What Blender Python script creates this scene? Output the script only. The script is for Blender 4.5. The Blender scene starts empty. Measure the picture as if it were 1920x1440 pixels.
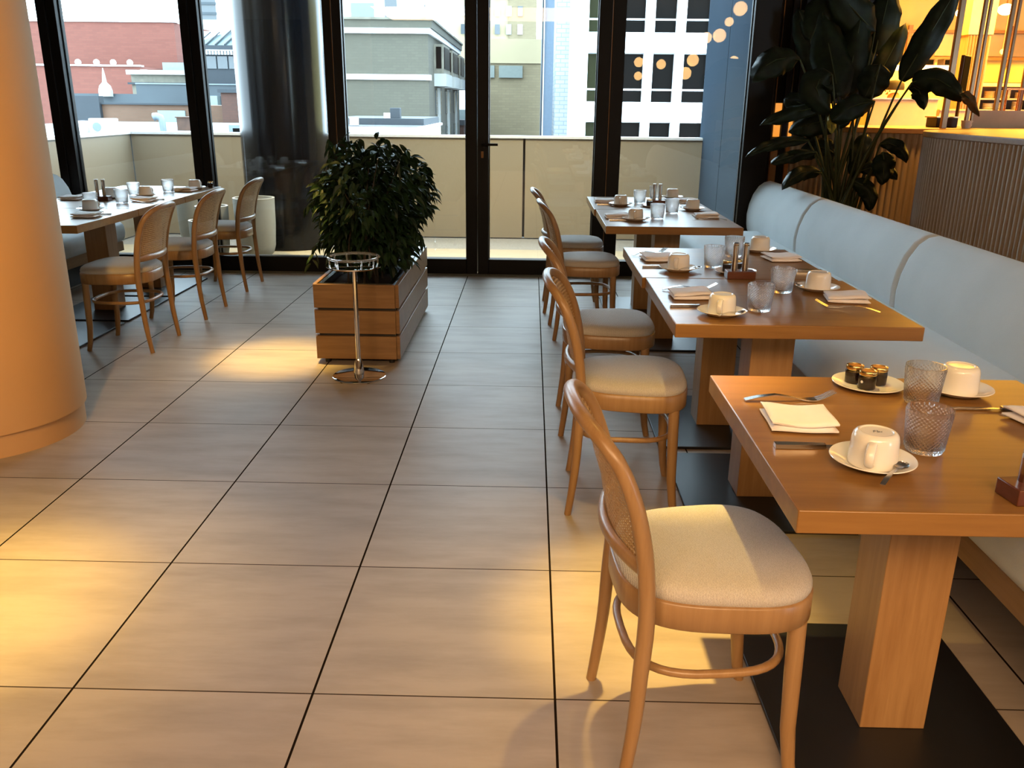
import bpy, math, random
from mathutils import Vector, Matrix
R = random.Random(7)
PI = math.pi
sc = bpy.context.scene
col = sc.collection

# ---------------------------------------------------------------- camera
def cam_setup():
    f, p, y, r, h = 1600.0, .3177, -.0187, .0108, 1.395
    F = Vector((math.sin(y)*math.cos(p), math.cos(y)*math.cos(p), -math.sin(p)))
    rt = Vector((math.cos(y), -math.sin(y), 0)); up = rt.cross(F)
    X = rt*math.cos(r)+up*math.sin(r); U = -rt*math.sin(r)+up*math.cos(r)
    cd = bpy.data.cameras.new('camera'); co = bpy.data.objects.new('camera', cd); col.objects.link(co)
    m = Matrix((X, U, -F)).transposed().to_4x4(); m.translation = (0, 0, h)
    co.matrix_world = m
    cd.sensor_width = 36; cd.lens = f/1920*36; cd.clip_start = .05; cd.clip_end = 600
    sc.camera = co
cam_setup()

# ---------------------------------------------------------------- world, lights, exposure
w = bpy.data.worlds.new('overcast_sky'); sc.world = w; w.use_nodes = True
bg = w.node_tree.nodes['Background']
bg.inputs[0].default_value = (.66, .86, 1.01, 1); bg.inputs[1].default_value = 11.0
sc.view_settings.view_transform = 'Standard'
sc.view_settings.look = 'None'
sc.view_settings.exposure = .40
sc.view_settings.gamma = 1
try: sc.view_settings.use_curve_mapping = False
except Exception: pass
sc.cycles.use_denoising = True
sc.cycles.transparent_max_bounces = 24
sc.cycles.sample_clamp_indirect = 6

WARM = (1.0, .66, .16)
def spot(x, y, z, p, ang, blend=.5, rad=.025, c=WARM, to=None):
    l = bpy.data.lights.new('warm_spot', 'SPOT'); l.energy = p; l.color = c
    l.spot_size = math.radians(ang); l.spot_blend = blend; l.shadow_soft_size = rad
    o = bpy.data.objects.new('warm_spot', l); o.location = (x, y, z); col.objects.link(o)
    if to: o.rotation_euler = (Vector(to)-Vector((x, y, z))).to_track_quat('-Z', 'Y').to_euler()
def area(x, y, z, sx, sy, p, c=WARM, to=None):
    l = bpy.data.lights.new('ambient_area_light', 'AREA'); l.shape = 'RECTANGLE'; l.size = sx; l.size_y = sy; l.energy = p; l.color = c
    o = bpy.data.objects.new('ambient_area_light', l); o.location = (x, y, z); col.objects.link(o)
    if to: o.rotation_euler = (Vector(to)-Vector((x, y, z))).to_track_quat('-Z', 'Y').to_euler()
spot(.37, 2.15, 2.85, 125, 44, 1.0); spot(.37, 2.15, 2.85, 560, 22, 1.0)               # downlight over the aisle beside the nearest table
spot(-1.62, 2.10, 2.85, 240, 42, 1.0); spot(-1.62, 2.10, 2.85, 520, 24, 1.0)             # downlight beside the white column
spot(-1.42, 4.66, 2.85, 100, 34, 1.0); spot(-1.42, 4.66, 2.85, 720, 20, 1.0)             # downlight left of the planter
spot(-1.15, 1.1, 2.9, 260, 46, 1.0, .05, (1, .53, .10), (-2.3, 3.3, 1.2))   # unseen spot added to turn the white column orange
area(-1.0, -2.2, 2.92, 3.5, 2.5, 190, (1, .66, .36))  # broad unseen area standing in for several ceiling lamps, gives the warm ambient
for sx_, sy_, tx_, ty_, pw_ in ((-2.0, -1.9, -1.7, 1.2, 18), (.6, -2.0, .6, 1.1, 15), (2.2, -1.4, 1.2, 1.4, 7)):      # unseen fill lights added behind the camera, tilted forward and down
    area(sx_, sy_, 2.85, 1.5, .8, pw_, (1, .60, .28), (tx_, ty_, .0)); bpy.context.scene.collection.objects[-1].data.spread = math.radians(66)
for lx in (-2.9, -1.1, .5):
    spot(lx, 8.0, 2.9, 520, 110, 1.0, .05, (1, .70, .24))     # terrace soffit lamps
area(5.6, 10.2, 2.75, 3.0, 4.5, 860, (1, .49, .05)); col.objects[-1].data.spread = math.radians(158)            # kitchen ceiling
spot(2.92, 6.62, 2.83, 260, 36, 1.0, .05, (1, .5, .12), (2.78, 6.95, .7))  # extra spot added to make the fluted counter front glow orange

# ---------------------------------------------------------------- materials
MATS = {}
class NT:
    def __init__(s, name):
        s.m = bpy.data.materials.new(name); s.m.use_nodes = True
        s.t = s.m.node_tree; s.n = s.t.nodes; s.l = s.t.links
        s.b = s.n['Principled BSDF']; s.out = s.n['Material Output']
        MATS[name] = s.m
    def new(s, ty, **kw):
        n = s.n.new(ty)
        for k, v in kw.items(): setattr(n, k, v)
        return n
    def link(s, a, b): s.l.new(a, b)
    def val(s, sock, v):
        if hasattr(v, 'is_output'): s.link(v, sock)
        else: sock.default_value = v
    def math(s, op, a, b=0.0, c=0.0):
        n = s.new('ShaderNodeMath', operation=op)
        for i, v in enumerate((a, b, c)): s.val(n.inputs[i], v)
        return n.outputs[0]
    def coords(s, kind='Object', scale=(1, 1, 1), loc=(0, 0, 0), rot=(0, 0, 0)):
        tc = s.new('ShaderNodeTexCoord'); mp = s.new('ShaderNodeMapping')
        mp.inputs['Scale'].default_value = scale; mp.inputs['Location'].default_value = loc; mp.inputs['Rotation'].default_value = rot
        s.link(tc.outputs[kind], mp.inputs[0]); return mp.outputs[0]
    def noise(s, vec, scale=5, detail=3, rough=.5):
        n = s.new('ShaderNodeTexNoise'); s.link(vec, n.inputs['Vector'])
        n.inputs['Scale'].default_value = scale; n.inputs['Detail'].default_value = detail; n.inputs['Roughness'].default_value = rough
        return n.outputs['Fac']
    def ramp(s, fac, stops):
        n = s.new('ShaderNodeValToRGB'); s.link(fac, n.inputs[0])
        e = n.color_ramp.elements
        while len(e) < len(stops): e.new(.5)
        for i, (p, c) in enumerate(stops): e[i].position = p; e[i].color = (*c, 1)
        return n.outputs[0]
    def mix(s, fac, a, b, bt='MIX'):
        n = s.new('ShaderNodeMix', data_type='RGBA', blend_type=bt)
        s.val(n.inputs[0], fac)
        for i, v in ((6, a), (7, b)):
            if isinstance(v, tuple): n.inputs[i].default_value = (*v, 1)
            else: s.link(v, n.inputs[i])
        return n.outputs[2]
    def color(s, c):
        if isinstance(c, tuple): s.b.inputs['Base Color'].default_value = (*c, 1)
        else: s.link(c, s.b.inputs['Base Color'])
    def bump(s, h, strength=.2, dist=.01):
        n = s.new('ShaderNodeBump'); n.inputs['Strength'].default_value = strength; n.inputs['Distance'].default_value = dist
        s.link(h, n.inputs['Height']); s.link(n.outputs[0], s.b.inputs['Normal'])
    def set(s, rough=.5, metal=0, **kw):
        s.b.inputs['Roughness'].default_value = rough; s.b.inputs['Metallic'].default_value = metal
        for k, v in kw.items(): s.b.inputs[k].default_value = v
        return s.m
def plain(name, c, rough=.5, metal=0, var=.06, scale=8, **kw):
    t = NT(name); v = t.noise(t.coords(), scale, 3)
    lo = tuple(x*(1-var) for x in c); hi = tuple(min(1, x*(1+var)) for x in c)
    t.color(t.ramp(v, [(.3, lo), (.7, hi)])); return t.set(rough, metal, **kw)
def wood(name, dark, light, axis='X', rough=.38, fine=1.0):
    t = NT(name); sl = {'X': (1.2, 16, 16), 'Y': (16, 1.2, 16), 'Z': (16, 16, 1.2)}[axis]
    v = t.noise(t.coords(scale=tuple(a*fine for a in sl)), 2.2, 6, .62)
    sl2 = {'X': (2, 130, 130), 'Y': (130, 2, 130), 'Z': (130, 130, 2)}[axis]
    v2 = t.noise(t.coords(scale=sl2), 1.0, 2)
    c = t.ramp(v, [(.32, dark), (.68, light)])
    c = t.mix(t.math('MULTIPLY', v2, .35), c, tuple(x*.55 for x in dark))
    t.color(c); t.bump(v2, .08, .002); return t.set(rough)
def table_wood(name):
    t = NT(name); vec = t.coords(scale=(1.1, 14, 14))
    sep = t.new('ShaderNodeSeparateXYZ'); t.link(t.coords(), sep.inputs[0])
    lane = t.math('FLOOR', t.math('MULTIPLY', sep.outputs['Y'], 8.2))
    wn = t.new('ShaderNodeTexWhiteNoise', noise_dimensions='1D'); t.link(lane, wn.inputs['W'])
    off = t.new('ShaderNodeVectorMath', operation='ADD'); t.link(vec, off.inputs[0])
    cmb = t.new('ShaderNodeCombineXYZ'); t.link(t.math('MULTIPLY', wn.outputs['Value'], 30), cmb.inputs[0]); t.link(cmb.outputs[0], off.inputs[1])
    v = t.noise(off.outputs[0], 2.0, 6, .6)
    c = t.ramp(v, [(.3, (.205, .096, .023)), (.7, (.325, .162, .043))])
    c = t.mix(t.math('MULTIPLY', wn.outputs['Value'], .35), c, (.185, .08, .019))
    v2 = t.noise(t.coords(scale=(3, 160, 160)), 1, 2)
    c = t.mix(t.math('MULTIPLY', v2, .3), c, (.16, .07, .02))
    t.color(c); t.bump(v2, .05, .001)
    return t.set(.30)
M = MATS
def build_materials():
    # floor tiles 0.6 m: dark wide joints along the room, fine joints across
    t = NT('floor_tile')
    sep = t.new('ShaderNodeSeparateXYZ'); t.link(t.coords(), sep.inputs[0])
    def line(sock, off, per, wd):
        a = t.math('DIVIDE', t.math('SUBTRACT', sock, off), per)
        fr = t.math('FRACT', t.math('ADD', a, 100.5))
        return t.math('LESS_THAN', t.math('ABSOLUTE', t.math('SUBTRACT', fr, .5)), wd/per/2), t.math('FLOOR', t.math('ADD', a, 100.0))
    l1, i1 = line(sep.outputs['X'], .0815, .6, .0062)
    l2, i2 = line(sep.outputs['Y'], 1.7585, .611, .0045)
    wn = t.new('ShaderNodeTexWhiteNoise', noise_dimensions='2D')
    cb = t.new('ShaderNodeCombineXYZ'); t.link(i1, cb.inputs[0]); t.link(i2, cb.inputs[1]); t.link(cb.outputs[0], wn.inputs['Vector'])
    off = t.new('ShaderNodeVectorMath', operation='ADD'); t.link(t.coords(scale=(1.6, 7, 1)), off.inputs[0])
    sc3 = t.new('ShaderNodeVectorMath', operation='SCALE'); t.link(wn.outputs['Color'], sc3.inputs[0]); sc3.inputs['Scale'].default_value = 40
    t.link(sc3.outputs[0], off.inputs[1])
    v = t.noise(off.outputs[0], 1.6, 6, .62)
    v3 = t.noise(t.coords(scale=(6, 60, 1)), 1.5, 3)
    c = t.ramp(v, [(.28, (.265, .212, .166)), (.6, (.36, .293, .235))])
    c = t.mix(t.math('MULTIPLY', v3, .28), c, (.27, .225, .19))
    c = t.mix(t.math('MULTIPLY', wn.outputs['Value'], .12), c, (.255, .22, .187))
    c = t.mix(l2, c, (.05, .036, .028)); c = t.mix(l1, c, (.012, .008, .006))
    t.color(c)
    t.bump(t.math('SUBTRACT', 1.0, t.math('MAXIMUM', l1, l2)), .3, .002)
    t.set(.52, 0, **{'Specular IOR Level': .25})
    t.link(t.math('MULTIPLY', t.math('SUBTRACT', 1.0, t.math('MAXIMUM', l1, l2)), .25), t.b.inputs['Specular IOR Level'])
    wood('beech', (0.2720, 0.1480, 0.0600), (0.3680, 0.2160, 0.1000), 'Z', .33)
    wood('beech_light', (.44, .25, .115), (.56, .335, .165), 'X', .36)
    table_wood('oak_top')
    wood('oak_leg', (0.2880, 0.1480, 0.0560), (0.4000, 0.2280, 0.0960), 'Z', .45)
    wood('oak_rail', (0.2720, 0.1520, 0.0680), (0.3680, 0.2160, 0.1000), 'Y', .45)
    wood('iroko', (0.2000, 0.1000, 0.0320), (0.2960, 0.1600, 0.0576), 'X', .42)
    wood('walnut', (.085, .022, .010), (.15, .045, .02), 'X', .3)
    wood('fluted_wood', (.37, .26, .165), (.54, .39, .26), 'Z', .55)
    wood('counter_wood', (0.2880, 0.1280, 0.0400), (0.3840, 0.1920, 0.0640), 'X', .35)
    # woven seat fabric
    t = NT('seat_fabric'); wv = t.new('ShaderNodeTexWave', wave_type='BANDS', bands_direction='X')
    t.link(t.coords(scale=(1, 1, 1)), wv.inputs['Vector']); wv.inputs['Scale'].default_value = 105; wv.inputs['Distortion'].default_value = 4.5; wv.inputs['Detail'].default_value = 3; wv.inputs['Detail Scale'].default_value = 4
    c = t.ramp(wv.outputs['Fac'], [(.1, (.37, .34, .31)), (.8, (.54, .50, .455))]); t.color(c); t.bump(wv.outputs['Fac'], .35, .003)
    t.set(.9)
    t = NT('banquette_fabric'); v = t.noise(t.coords(), 220, 2); v2 = t.noise(t.coords(scale=(1, 1, 1)), 4, 3)
    c = t.ramp(v2, [(.3, (.62, .68, .705)), (.7, (.68, .74, .765))]); c = t.mix(t.math('MULTIPLY', v, .25), c, (.52, .58, .61)); t.color(c); t.bump(v, .2, .002); t.set(.88)
    plain('black_frame', (.0045, .004, .004), .42, 0, **{'Specular IOR Level': .22})
    plain('bronze_trim', (.20, .11, .05), .3, .9)
    plain('black_steel', (.007, .007, .008), .42, .0)
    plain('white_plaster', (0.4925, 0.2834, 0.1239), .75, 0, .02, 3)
    plain('ceiling_paint', (.20, .165, .13), .8)
    plain('wall_paint', (.12, .085, .06), .8)
    plain('dark_panel', (.008, .005, .0035), .5, **{'Specular IOR Level': .2})
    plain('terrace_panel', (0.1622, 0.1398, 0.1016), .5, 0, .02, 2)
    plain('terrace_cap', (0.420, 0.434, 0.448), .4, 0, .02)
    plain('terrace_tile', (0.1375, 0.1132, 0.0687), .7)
    plain('terrace_gravel', (0.0889, 0.0849, 0.0768), .9, 0, .25, 60)
    plain('endwall_metal', (0.0228, 0.0319, 0.0426), .8, 0, .04, 2, **{'Specular IOR Level': .0})
    plain('column_gloss_black', (.0022, .0026, .0035), .16, .0, **{'Specular IOR Level': .22})
    plain('porcelain', (.80, .77, .72), .14, 0, .02)
    plain('napkin_linen', (.86, .82, .81), .9, 0, .03, 20)
    plain('steel', (.62, .60, .57), .20, 1, .03)
    plain('chrome', (.80, .80, .80), .07, 1, .02)
    plain('bronze_post', (.16, .09, .05), .28, .85)
    plain('copper', (.62, .20, .06), .25, .9)
    plain('gold_lid', (.75, .52, .20), .22, 1, .05)
    plain('jam', (.022, .006, .005), .12)
    plain('paper_white', (.75, .73, .70), .7)
    plain('mark_grey', (.16, .15, .14), .6)
    plain('pot_white', (0.1617, 0.1577, 0.1375), .6, 0, .05, 6)
    plain('soil', (.02, .014, .010), .95, 0, .5, 40)
    plain('metal_liner', (.25, .27, .29), .25, 1)
    plain('cane_solid', (.50, .30, .13), .5)
    plain('skin', (.55, .25, .13), .5)
    plain('chef_white', (.80, .78, .74), .8)
    plain('hair_dark', (.02, .012, .010), .7)
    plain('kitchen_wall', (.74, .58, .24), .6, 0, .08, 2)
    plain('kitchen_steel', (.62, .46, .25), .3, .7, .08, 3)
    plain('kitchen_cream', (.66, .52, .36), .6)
    plain('kitchen_dark', (.045, .022, .010), .5)
    plain('kitchen_floor', (.20, .13, .07), .6)
    t = NT('cane_weave')
    uv = t.new('ShaderNodeUVMap'); mp = t.new('ShaderNodeMapping'); mp.inputs['Scale'].default_value = (88, 88, 88); t.link(uv.outputs[0], mp.inputs[0])
    fr = t.new('ShaderNodeVectorMath', operation='FRACTION'); t.link(mp.outputs[0], fr.inputs[0])
    ds = t.new('ShaderNodeVectorMath', operation='DISTANCE'); t.link(fr.outputs[0], ds.inputs[0]); ds.inputs[1].default_value = (.5, .5, 0)
    hole = t.math('LESS_THAN', ds.outputs['Value'], .36)
    v = t.noise(mp.outputs[0], 1.2, 2); t.color(t.ramp(v, [(.3, (.42, .25, .11)), (.7, (.60, .40, .20))]))
    t.link(t.math('SUBTRACT', 1.0, hole), t.b.inputs['Alpha']); t.set(.5)
    # window glass: clear pane with a fresnel mirror
    t = NT('window_glass'); tr = t.new('ShaderNodeBsdfTransparent'); gl = t.new('ShaderNodeBsdfGlossy'); gl.inputs['Roughness'].default_value = .004
    fn = t.new('ShaderNodeFresnel'); fn.inputs[0].default_value = 1.50; mx = t.new('ShaderNodeMixShader'); tr.inputs[0].default_value = (.97, .985, .98, 1)
    t.link(fn.outputs[0], mx.inputs[0]); t.link(tr.outputs[0], mx.inputs[1]); t.link(gl.outputs[0], mx.inputs[2]); t.link(mx.outputs[0], t.out.inputs[0])
    t = NT('tumbler_glass'); t.color((1, .99, .99)); t.set(.03, 0, **{'Transmission Weight': 1.0, 'IOR': 1.45})
    tr = t.new('ShaderNodeBsdfTransparent'); mx = t.new('ShaderNodeMixShader'); mx.inputs[0].default_value = .8
    t.link(tr.outputs[0], mx.inputs[1]); t.link(t.b.outputs[0], mx.inputs[2]); t.link(mx.outputs[0], t.out.inputs[0])
    t = NT('jar_glass'); t.color((.95, .95, .95)); t.set(.02, 0, **{'Transmission Weight': 1.0, 'IOR': 1.3})
    t = NT('acrylic'); t.color((.9, .92, .92)); t.set(.05, 0, **{'Transmission Weight': .9, 'IOR': 1.35})
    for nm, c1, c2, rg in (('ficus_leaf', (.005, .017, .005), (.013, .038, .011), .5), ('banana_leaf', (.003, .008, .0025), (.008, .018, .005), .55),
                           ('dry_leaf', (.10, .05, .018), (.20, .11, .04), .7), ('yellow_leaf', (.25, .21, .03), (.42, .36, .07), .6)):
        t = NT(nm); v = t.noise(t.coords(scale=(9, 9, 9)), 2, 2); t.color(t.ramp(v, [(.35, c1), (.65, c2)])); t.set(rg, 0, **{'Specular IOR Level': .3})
    plain('ficus_stem', (.03, .022, .014), .8)
    plain('banana_stem', (.035, .05, .014), .5)
    def emit(name, c, s):
        t = NT(name); t.b.inputs['Emission Color'].default_value = (*c, 1); t.b.inputs['Emission Strength'].default_value = s; t.color((.8, .7, .5)); t.set(.4)
    emit('globe_glow', (1, .56, .20), 12)
    emit('kitchen_lamp', (1, .80, .36), 7)
    emit('shelf_glow', (1, .85, .45), 2.6)
    # city
    def brick(name, c1, c2, mort, sx, sy, rot, rough=.85, stain=.35):
        t = NT(name); b = t.new('ShaderNodeTexBrick'); t.link(t.coords(scale=(1, 1, 1), rot=rot), b.inputs['Vector'])
        b.inputs['Color1'].default_value = (*c1, 1); b.inputs['Color2'].default_value = (*c2, 1); b.inputs['Mortar'].default_value = (*mort, 1)
        b.inputs['Scale'].default_value = 1; b.inputs['Brick Width'].default_value = sx; b.inputs['Row Height'].default_value = sy; b.inputs['Mortar Size'].default_value = min(sx, sy)*.09
        v = t.noise(t.coords(scale=(.35, .35, .8)), 1.5, 5)
        c = t.mix(t.math('MULTIPLY', v, stain), b.outputs['Color'], tuple(x*.55 for x in c1)); t.color(c); t.set(rough)
    rx = (PI/2, 0, 0)
    brick('red_wall', (0.1141, 0.0324, 0.0209), (0.1326, 0.0396, 0.0257), (0.1061, 0.0360, 0.0237), .5, .14, rx, .85, .3)
    brick('brown_brick', (0.0890, 0.0439, 0.0237), (0.1030, 0.0531, 0.0307), (0.0851, 0.0520, 0.0317), .3, .1, rx)
    brick('dark_brick', (0.0445, 0.0162, 0.0097), (0.0606, 0.0226, 0.0132), (0.0404, 0.0194, 0.0121), .22, .08, rx)
    brick('grey_brick', (0.0515, 0.0473, 0.0336), (0.0579, 0.0537, 0.0384), (0.0470, 0.0439, 0.0317), .30, .10, rx, .9, .25)
    brick('tan_brick', (0.1423, 0.1115, 0.0635), (0.1639, 0.1294, 0.0744), (0.1284, 0.1034, 0.0635), .5, .16, rx, .9, .3)
    brick('white_brick', (0.2022, 0.2183, 0.2345), (0.2345, 0.2506, 0.2668), (0.1213, 0.1455, 0.1698), .40, .17, rx, .6, .1)
    plain('slate_wall', (0.0319, 0.0412, 0.0479), .8, 0, .08, .6)
    plain('dark_slate', (0.0144, 0.0191, 0.0242), .8)
    plain('concrete_band', (0.0998, 0.0918, 0.0701), .85, 0, .25, 2.5)
    plain('white_facade', (0.602, 0.609, 0.616), .6, 0, .02, .4)
    plain('pale_facade', (0.2224, 0.2264, 0.2143), .8, 0, .05, .3)
    plain('cream_facade', (0.2580, 0.2102, 0.1260), .85, 0, .08, .3)
    plain('blue_facade', (0.0768, 0.1051, 0.1415), .7)
    plain('metal_roof', (0.0122, 0.0324, 0.0364), .45, .2, .05, 1)
    plain('metal_white', (0.595, 0.602, 0.616), .4)
    plain('metal_grey', (0.0971, 0.1213, 0.1375), .5, .2)
    plain('rust', (0.0485, 0.0220, 0.0122), .8, 0, .3, 6)
    plain('pale_teal', (0.1375, 0.1698, 0.1698), .6)
    plain('dark_window', (.0022, .0020, .0018), .4, **{'Specular IOR Level': .03})
    plain('olive_window', (.012, .013, .006), .4, **{'Specular IOR Level': .03})
    plain('grey_window', (0.0347, 0.0433, 0.0491), .12)
    plain('blind_window', (0.0971, 0.1132, 0.1011), .5)
    plain('sky_window', (.18, .25, .30), .2)
    plain('asphalt', (.10, .10, .10), .9)
    plain('roof_gravel', (0.1375, 0.1455, 0.1496), .9)
build_materials()

# ---------------------------------------------------------------- mesh building
class MB:
    def __init__(s): s.v = []; s.f = []; s.uv = {}
    def add(s, vs, fs, uvs=None):
        o = len(s.v); s.v += [tuple(p) for p in vs]; s.f += [tuple(i+o for i in f) for f in fs]
        if uvs:
            for i, u in enumerate(uvs): s.uv[o+i] = u
        return s
    def box(s, x0, y0, z0, x1, y1, z1, rz=0, c=None):
        vs = [(x0, y0, z0), (x1, y0, z0), (x1, y1, z0), (x0, y1, z0), (x0, y0, z1), (x1, y0, z1), (x1, y1, z1), (x0, y1, z1)]
        if rz:
            cx, cy = c or ((x0+x1)/2, (y0+y1)/2); ca, sa = math.cos(rz), math.sin(rz)
            vs = [(cx+(x-cx)*ca-(y-cy)*sa, cy+(x-cx)*sa+(y-cy)*ca, z) for x, y, z in vs]
        return s.add(vs, [(0, 3, 2, 1), (4, 5, 6, 7), (0, 1, 5, 4), (1, 2, 6, 5), (2, 3, 7, 6), (3, 0, 4, 7)])
    def lathe(s, prof, n=32, c=(0, 0, 0), disp=None, close=False):
        vs = []; fs = []
        for i, (r, z) in enumerate(prof):
            for k in range(n):
                a = 2*PI*k/n; rr = r + (disp(a, z, i) if disp else 0)
                vs.append((c[0]+rr*math.cos(a), c[1]+rr*math.sin(a), c[2]+z))
        m = len(prof)
        for i in range(m if close else m-1):
            j = (i+1) % m
            for k in range(n):
                k2 = (k+1) % n; fs.append((i*n+k, i*n+k2, j*n+k2, j*n+k))
        if not close:
            if prof[0][0] > 1e-5: fs.append(tuple(range(n-1, -1, -1)))
            if prof[-1][0] > 1e-5: fs.append(tuple((m-1)*n+k for k in range(n)))
        return s.add(vs, fs)
    def cyl(s, x, y, z0, z1, r0, r1=None, n=20): return s.lathe([(r0, z0), (r0 if r1 is None else r1, z1)], n, (x, y, 0))
    def tube(s, pts, rad, n=10, closed=False, flat=None):
        P = [Vector(p) for p in pts]; m = len(P)
        rr = rad if isinstance(rad, (list, tuple)) else [rad]*m
        vs = []; fs = []; prevU = None
        for i in range(m):
            a = P[i-1] if (i > 0 or closed) else P[0]; b = P[(i+1) % m] if (i < m-1 or closed) else P[-1]
            d = (b-a).normalized()
            if prevU is None:
                u = d.cross(Vector((0, 0, 1)));
                if u.length < .05: u = d.cross(Vector((1, 0, 0)))
                u.normalize()
            else:
                u = prevU - d*prevU.dot(d); u.normalize()
            prevU = u; v = d.cross(u)
            for k in range(n):
                an = 2*PI*k/n
                vs.append(P[i]+u*math.cos(an)*rr[i]+v*math.sin(an)*rr[i]*(flat or 1))
        for i in range(m if closed else m-1):
            j = (i+1) % m
            for k in range(n): fs.append((i*n+k, i*n+(k+1) % n, j*n+(k+1) % n, j*n+k))
        if not closed: fs += [tuple(range(n-1, -1, -1)), tuple((m-1)*n+k for k in range(n))]
        return s.add(vs, fs)
    def prism(s, poly, z0, z1):
        n = len(poly); vs = [(x, y, z0) for x, y in poly]+[(x, y, z1) for x, y in poly]
        fs = [tuple(range(n-1, -1, -1)), tuple(range(n, 2*n))]+[(i, (i+1) % n, n+(i+1) % n, n+i) for i in range(n)]
        return s.add(vs, fs)
    def extrude_y(s, prof, y0, y1):      # closed profile in xz, extruded along y
        n = len(prof); vs = [(x, y0, z) for x, z in prof]+[(x, y1, z) for x, z in prof]
        fs = [tuple(range(n)), tuple(range(2*n-1, n-1, -1))]+[(i, n+i, n+(i+1) % n, (i+1) % n) for i in range(n)]
        return s.add(vs, fs)
    def loft(s, rings, cap=True):
        n = len(rings[0]); vs = [p for r in rings for p in r]; fs = []
        for i in range(len(rings)-1):
            for k in range(n): fs.append((i*n+k, i*n+(k+1) % n, (i+1)*n+(k+1) % n, (i+1)*n+k))
        if cap: fs += [tuple(range(n-1, -1, -1)), tuple((len(rings)-1)*n+k for k in range(n))]
        return s.add(vs, fs)
    def ball(s, c, r, n=14, sz=1.0):
        m = n//2; return s.lathe([(max(1e-6, r*math.sin(PI*i/m)), -r*sz*math.cos(PI*i/m)) for i in range(m+1)], n, c)
    def build(s, name, mat, parent=None, smooth=35, bevel=0, seg=2):
        me = bpy.data.meshes.new(name); me.from_pydata(s.v, [], s.f); me.update()
        if s.uv:
            ul = me.uv_layers.new(name='UVMap')
            for lp in me.loops: ul.data[lp.index].uv = s.uv.get(lp.vertex_index, (0, 0))
        me.materials.append(M[mat])
        if smooth:
            for p in me.polygons: p.use_smooth = True
            me.set_sharp_from_angle(angle=math.radians(smooth))
        o = bpy.data.objects.new(name, me); col.objects.link(o)
        if parent: o.parent = parent
        if bevel:
            b = o.modifiers.new('bevel', 'BEVEL'); b.width = bevel; b.segments = seg; b.limit_method = 'ANGLE'; b.angle_limit = math.radians(40)
        return o

def tag(o, label=None, cat=None, group=None, kind=None):
    if label: o['label'] = label
    if cat: o['category'] = cat
    if group: o['group'] = group
    if kind: o['kind'] = kind
    return o
def thing(name, label, cat, loc=(0, 0, 0), rz=0, group=None):
    o = bpy.data.objects.new(name, None); col.objects.link(o); o.empty_display_size = .1
    o.location = loc; o.rotation_euler = (0, 0, rz); return tag(o, label, cat, group)
def struct(name, label=None, cat=None, loc=(0, 0, 0)):
    o = bpy.data.objects.new(name, None); col.objects.link(o); o.location = loc
    return tag(o, label or name.replace('_', ' '), cat, None, 'structure')
def sbox(name, mat, b, label, cat, bevel=0):
    return tag(MB().box(*b).build(name, mat, None, 35, bevel), label, cat, None, 'structure')
def dup(root, loc, rz, label, group=None):
    r = root.copy(); col.objects.link(r); r.location = loc; r.rotation_euler = (0, 0, rz); r['label'] = label
    if group: r['group'] = group
    for ch in list(root.children):
        c = ch.copy(); col.objects.link(c); c.parent = r
        for g in list(ch.children):
            d = g.copy(); col.objects.link(d); d.parent = c
    return r
class Kind:
    """the first placing builds the thing, later ones copy it"""
    def __init__(s, make): s.make = make; s.o = None
    def __call__(s, loc, rz, label, group=None):
        if s.o is None:
            s.o = s.make(); s.o.location = loc; s.o.rotation_euler = (0, 0, rz); s.o['label'] = label
            if group: s.o['group'] = group
            return s.o
        return dup(s.o, loc, rz, label, group)
def interp(tab, z):
    for a, b in zip(tab, tab[1:]):
        if a[0] <= z <= b[0]:
            t = (z-a[0])/(b[0]-a[0]); return tuple(p+(q-p)*t for p, q in zip(a[1:], b[1:]))
    return tab[-1][1:] if z > tab[-1][0] else tab[0][1:]

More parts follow.
